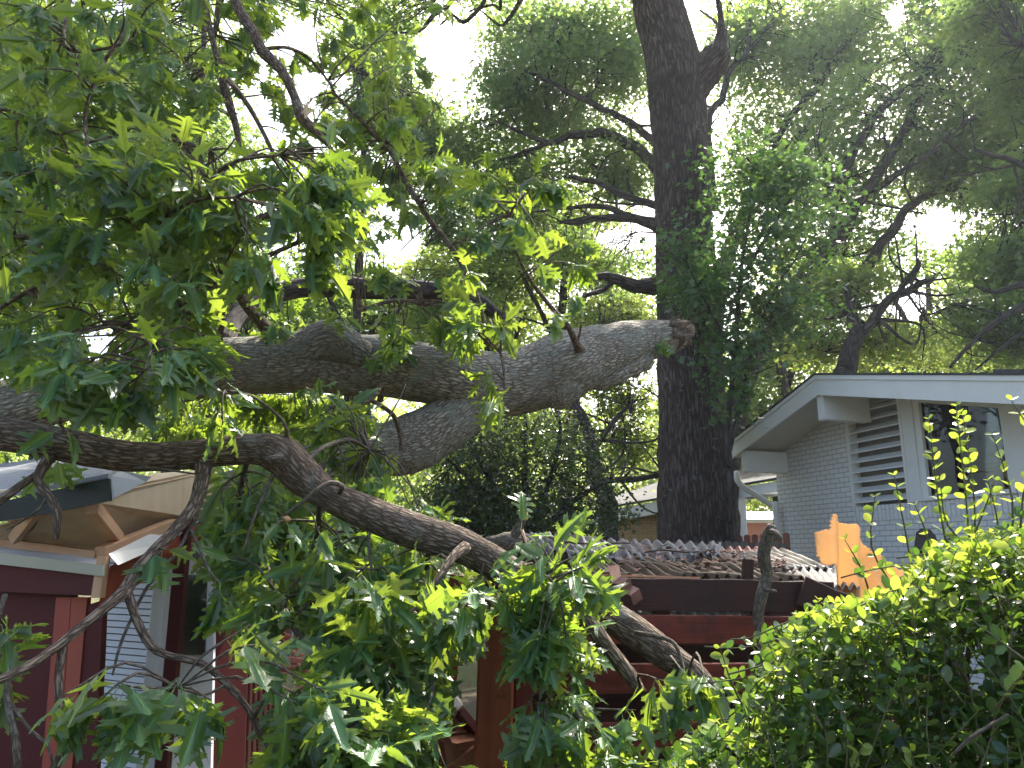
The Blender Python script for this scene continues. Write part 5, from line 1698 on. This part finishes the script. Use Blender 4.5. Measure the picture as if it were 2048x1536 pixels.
tag(leaves_obj('leaf_litter', LEAF['lobed'], pos, unit(R.normal(size=(n, 3)) * [1, 1, .2]), unit(R.normal(size=(n, 3)) * .3 + [0, 0, 1]), R.uniform(.02, .06, n), M['bark_strip'], None, loc=(1.2, 4.3, 1.5)), 'brown dead leaf litter scattered over the roof sheets', 'leaf litter', kind='stuff')

# ------------------------------------------------------------------ the privet in front, at the right
TOP = [(1180, 1660), (1240, 1590), (1300, 1545), (1360, 1500), (1420, 1460), (1480, 1410), (1530, 1370), (1580, 1270), (1620, 1215), (1680, 1220), (1740, 1205), (1800, 1165), (1850, 1130), (1900, 1100), (1960, 1070), (2010, 1060), (2120, 1040), (2300, 1020)]
tx, ty = np.array([q[0] for q in TOP]), np.array([q[1] for q in TOP])
b0 = P(1800, 1600, 2.5)
root = thing('privet_bush', 'sunlit glossy green privet bush with tall shoots, filling the lower right corner', 'shrub', (b0[0], b0[1], 0))
pv = Plant(root)
PL = []          # leaves
PT = []          # young leaves


def shoot(base, tip, n, L, young=.0, r=.0018, lean=None):
    m = (base + tip) / 2 + R.normal(size=3) * .06 * np.linalg.norm(tip - base)
    i = pv.limb([base, m, tip], [r * 1.3, r, r * .5], 'shoot', 5, step=.06, grow=False)
    p, _ = resample([base, m, tip], [1, 1, 1], .01)
    t = unit(tip - base)
    e1 = unit(np.cross(t, [.2, .9, .1]))
    e2 = np.cross(t, e1)
    for k in range(n):
        f = 1 - (k / n) ** 1.2 * .92
        q = p[min(len(p) - 1, int(f * (len(p) - 1)))]
        a = (k // 2) * 1.57 + R.normal() * .3
        for s_ in (1, -1):
            rad = (e1 * math.cos(a) + e2 * math.sin(a)) * s_
            d = unit(rad * .9 + t * R.uniform(.2, .9) + R.normal(size=3) * .2)
            nr = unit(t * .5 + np.array([0, -.15, .45]) - rad * .3 + R.normal(size=3) * .6)
            isy = f > 1 - young
            (PT if isy else PL).append((q, d, nr, L * R.uniform(.7, 1.2) * (.6 if f > .96 else 1)))
    return i


NS = 0
for k in range(2330):
    x = R.uniform(1180, 2380)
    d = R.uniform(1.75, 3.0)
    top = np.interp(x, tx, ty) + 42 * noise.noise(Vector((x * .014, d * 2.2, 0))) + (d - 2.2) * 10
    y = top + abs(R.normal()) * 30 if R.random() < .35 else R.uniform(top, max(1640, top + 1))
    if R.random() < .5 and y > top + 120:
        d = R.uniform(1.75, 2.2)
    if x < 1500 and R.random() < .5:
        continue
    tip = P(x, y, d)
    if in_shaft(tip, 9)[0]:
        pass
    dirv = unit(np.array([R.normal() * .45, R.normal() * .35 - .25, 1.0 if R.random() < .8 else .2]))
    Ls = R.uniform(.14, .34)
    shoot(tip - dirv * Ls, tip, int(R.uniform(6, 11)), R.uniform(.026, .038), young=.35 if y < top + 45 and R.random() < (.75 if x > 1620 else .35) else .0)
# tall shoots traced from the photograph
for (pts, n) in (([(1985, 1200), (1955, 1000), (1915, 890), (1870, 800), (1857, 835)], 0),):
    pass
for (x0, y0, x1, y1, d, n) in ((1900, 1130, 1858, 838, 2.2, 20), (1945, 1140, 1912, 812, 2.25, 26), (1950, 1100, 1925, 830, 2.3, 18), (2020, 1120, 1985, 868, 2.1, 12), (2070, 1100, 2022, 800, 1.9, 12), (1790, 1180, 1750, 992, 2.3, 9), (1830, 1170, 1788, 950, 2.3, 10),
                              (1990, 1120, 1975, 960, 2.2, 8), (1870, 1150, 1830, 1010, 2.3, 8), (1935, 1100, 1990, 960, 2.2, 7), (2040, 1080, 2070, 900, 2.0, 10), (1740, 1190, 1690, 1080, 2.4, 6), (1960, 1110, 1880, 960, 2.25, 9), (1600, 1420, 1505, 1285, 2.2, 9), (1500, 1440, 1440, 1295, 2.2, 9),
                              (1660, 1330, 1600, 1230, 2.2, 8), (1990, 1420, 2070, 1330, 1.6, 6), (1700, 1560, 1725, 1490, 1.7, 5), (1830, 1570, 1822, 1500, 1.7, 5), (1620, 1540, 1600, 1400, 2.0, 7)):
    base, tip = P(x0, y0, d + .1), P(x1, y1, d)
    shoot(base, tip, max(4, int(n * .72)), .034, young=.75, r=.0026)
shoots = pv.mb
woody = MB()
for mb in shoots[:]:
    woody.v += mb.v
    woody.g += mb.g
    woody.f += [tuple(i + woody.n for i in f) for f in mb.f]
    woody.n += mb.n
stem = MB()
for k in range(26):
    x = R.uniform(1300, 2150)
    d = R.uniform(2.0, 2.8)
    q = P(x, 1500, d)
    top = np.interp(x, tx, ty)
    w = P(x + R.normal() * 60, top + 70, d + R.normal() * .1)
    tube(stem, [np.array([q[0] + R.normal() * .1, q[1] + R.normal() * .1, 0]), (q + [R.normal() * .05, 0, 0]), w], [.011, .008, .004], 6, step=.12, wob=.8)
obj('stems', stem, TB, root, smooth=True)
obj('shoots', woody, M['shoot_bark'], root, smooth=True)
for nm, l, mt in (('foliage', PL, 'privet_leaf'), ('young_foliage', PT, 'privet_tip')):
    p, d, nr, s = (np.array(q) for q in zip(*l))
    leaves_obj(nm, LEAF['oval'], p, d, nr, s, M[mt], root, np.clip(R.normal(.4, .25, len(p)), 0, 1))
# bare dead stick poking out of the bush
m = MB()
tube(m, [P(1905, 1510, 1.65), P(1950, 1470, 1.62), P(2015, 1430, 1.6)], [.003, .004, .003], 6, step=.02, amp=.2, freq=30)
obj('dead_stick', m, TB, root, smooth=True)

# ------------------------------------------------------------------ thin scattering volume added to imitate lens glare
hz = MB()
box(hz, -345, 345, -310, 350, -2.5, 36)
t = NT('glare_haze')
pv_ = t.n('ShaderNodeVolumePrincipled')
pv_.inputs['Color'].default_value = (.80, .90, 1.0, 1)
pv_.inputs['Density'].default_value = .0007
pv_.inputs['Anisotropy'].default_value = .5
t.l(pv_.outputs[0], t.out.inputs['Volume'])
tag(obj('glare_haze', hz, t.m, loc=(0, 0, 0)), kind='stuff')
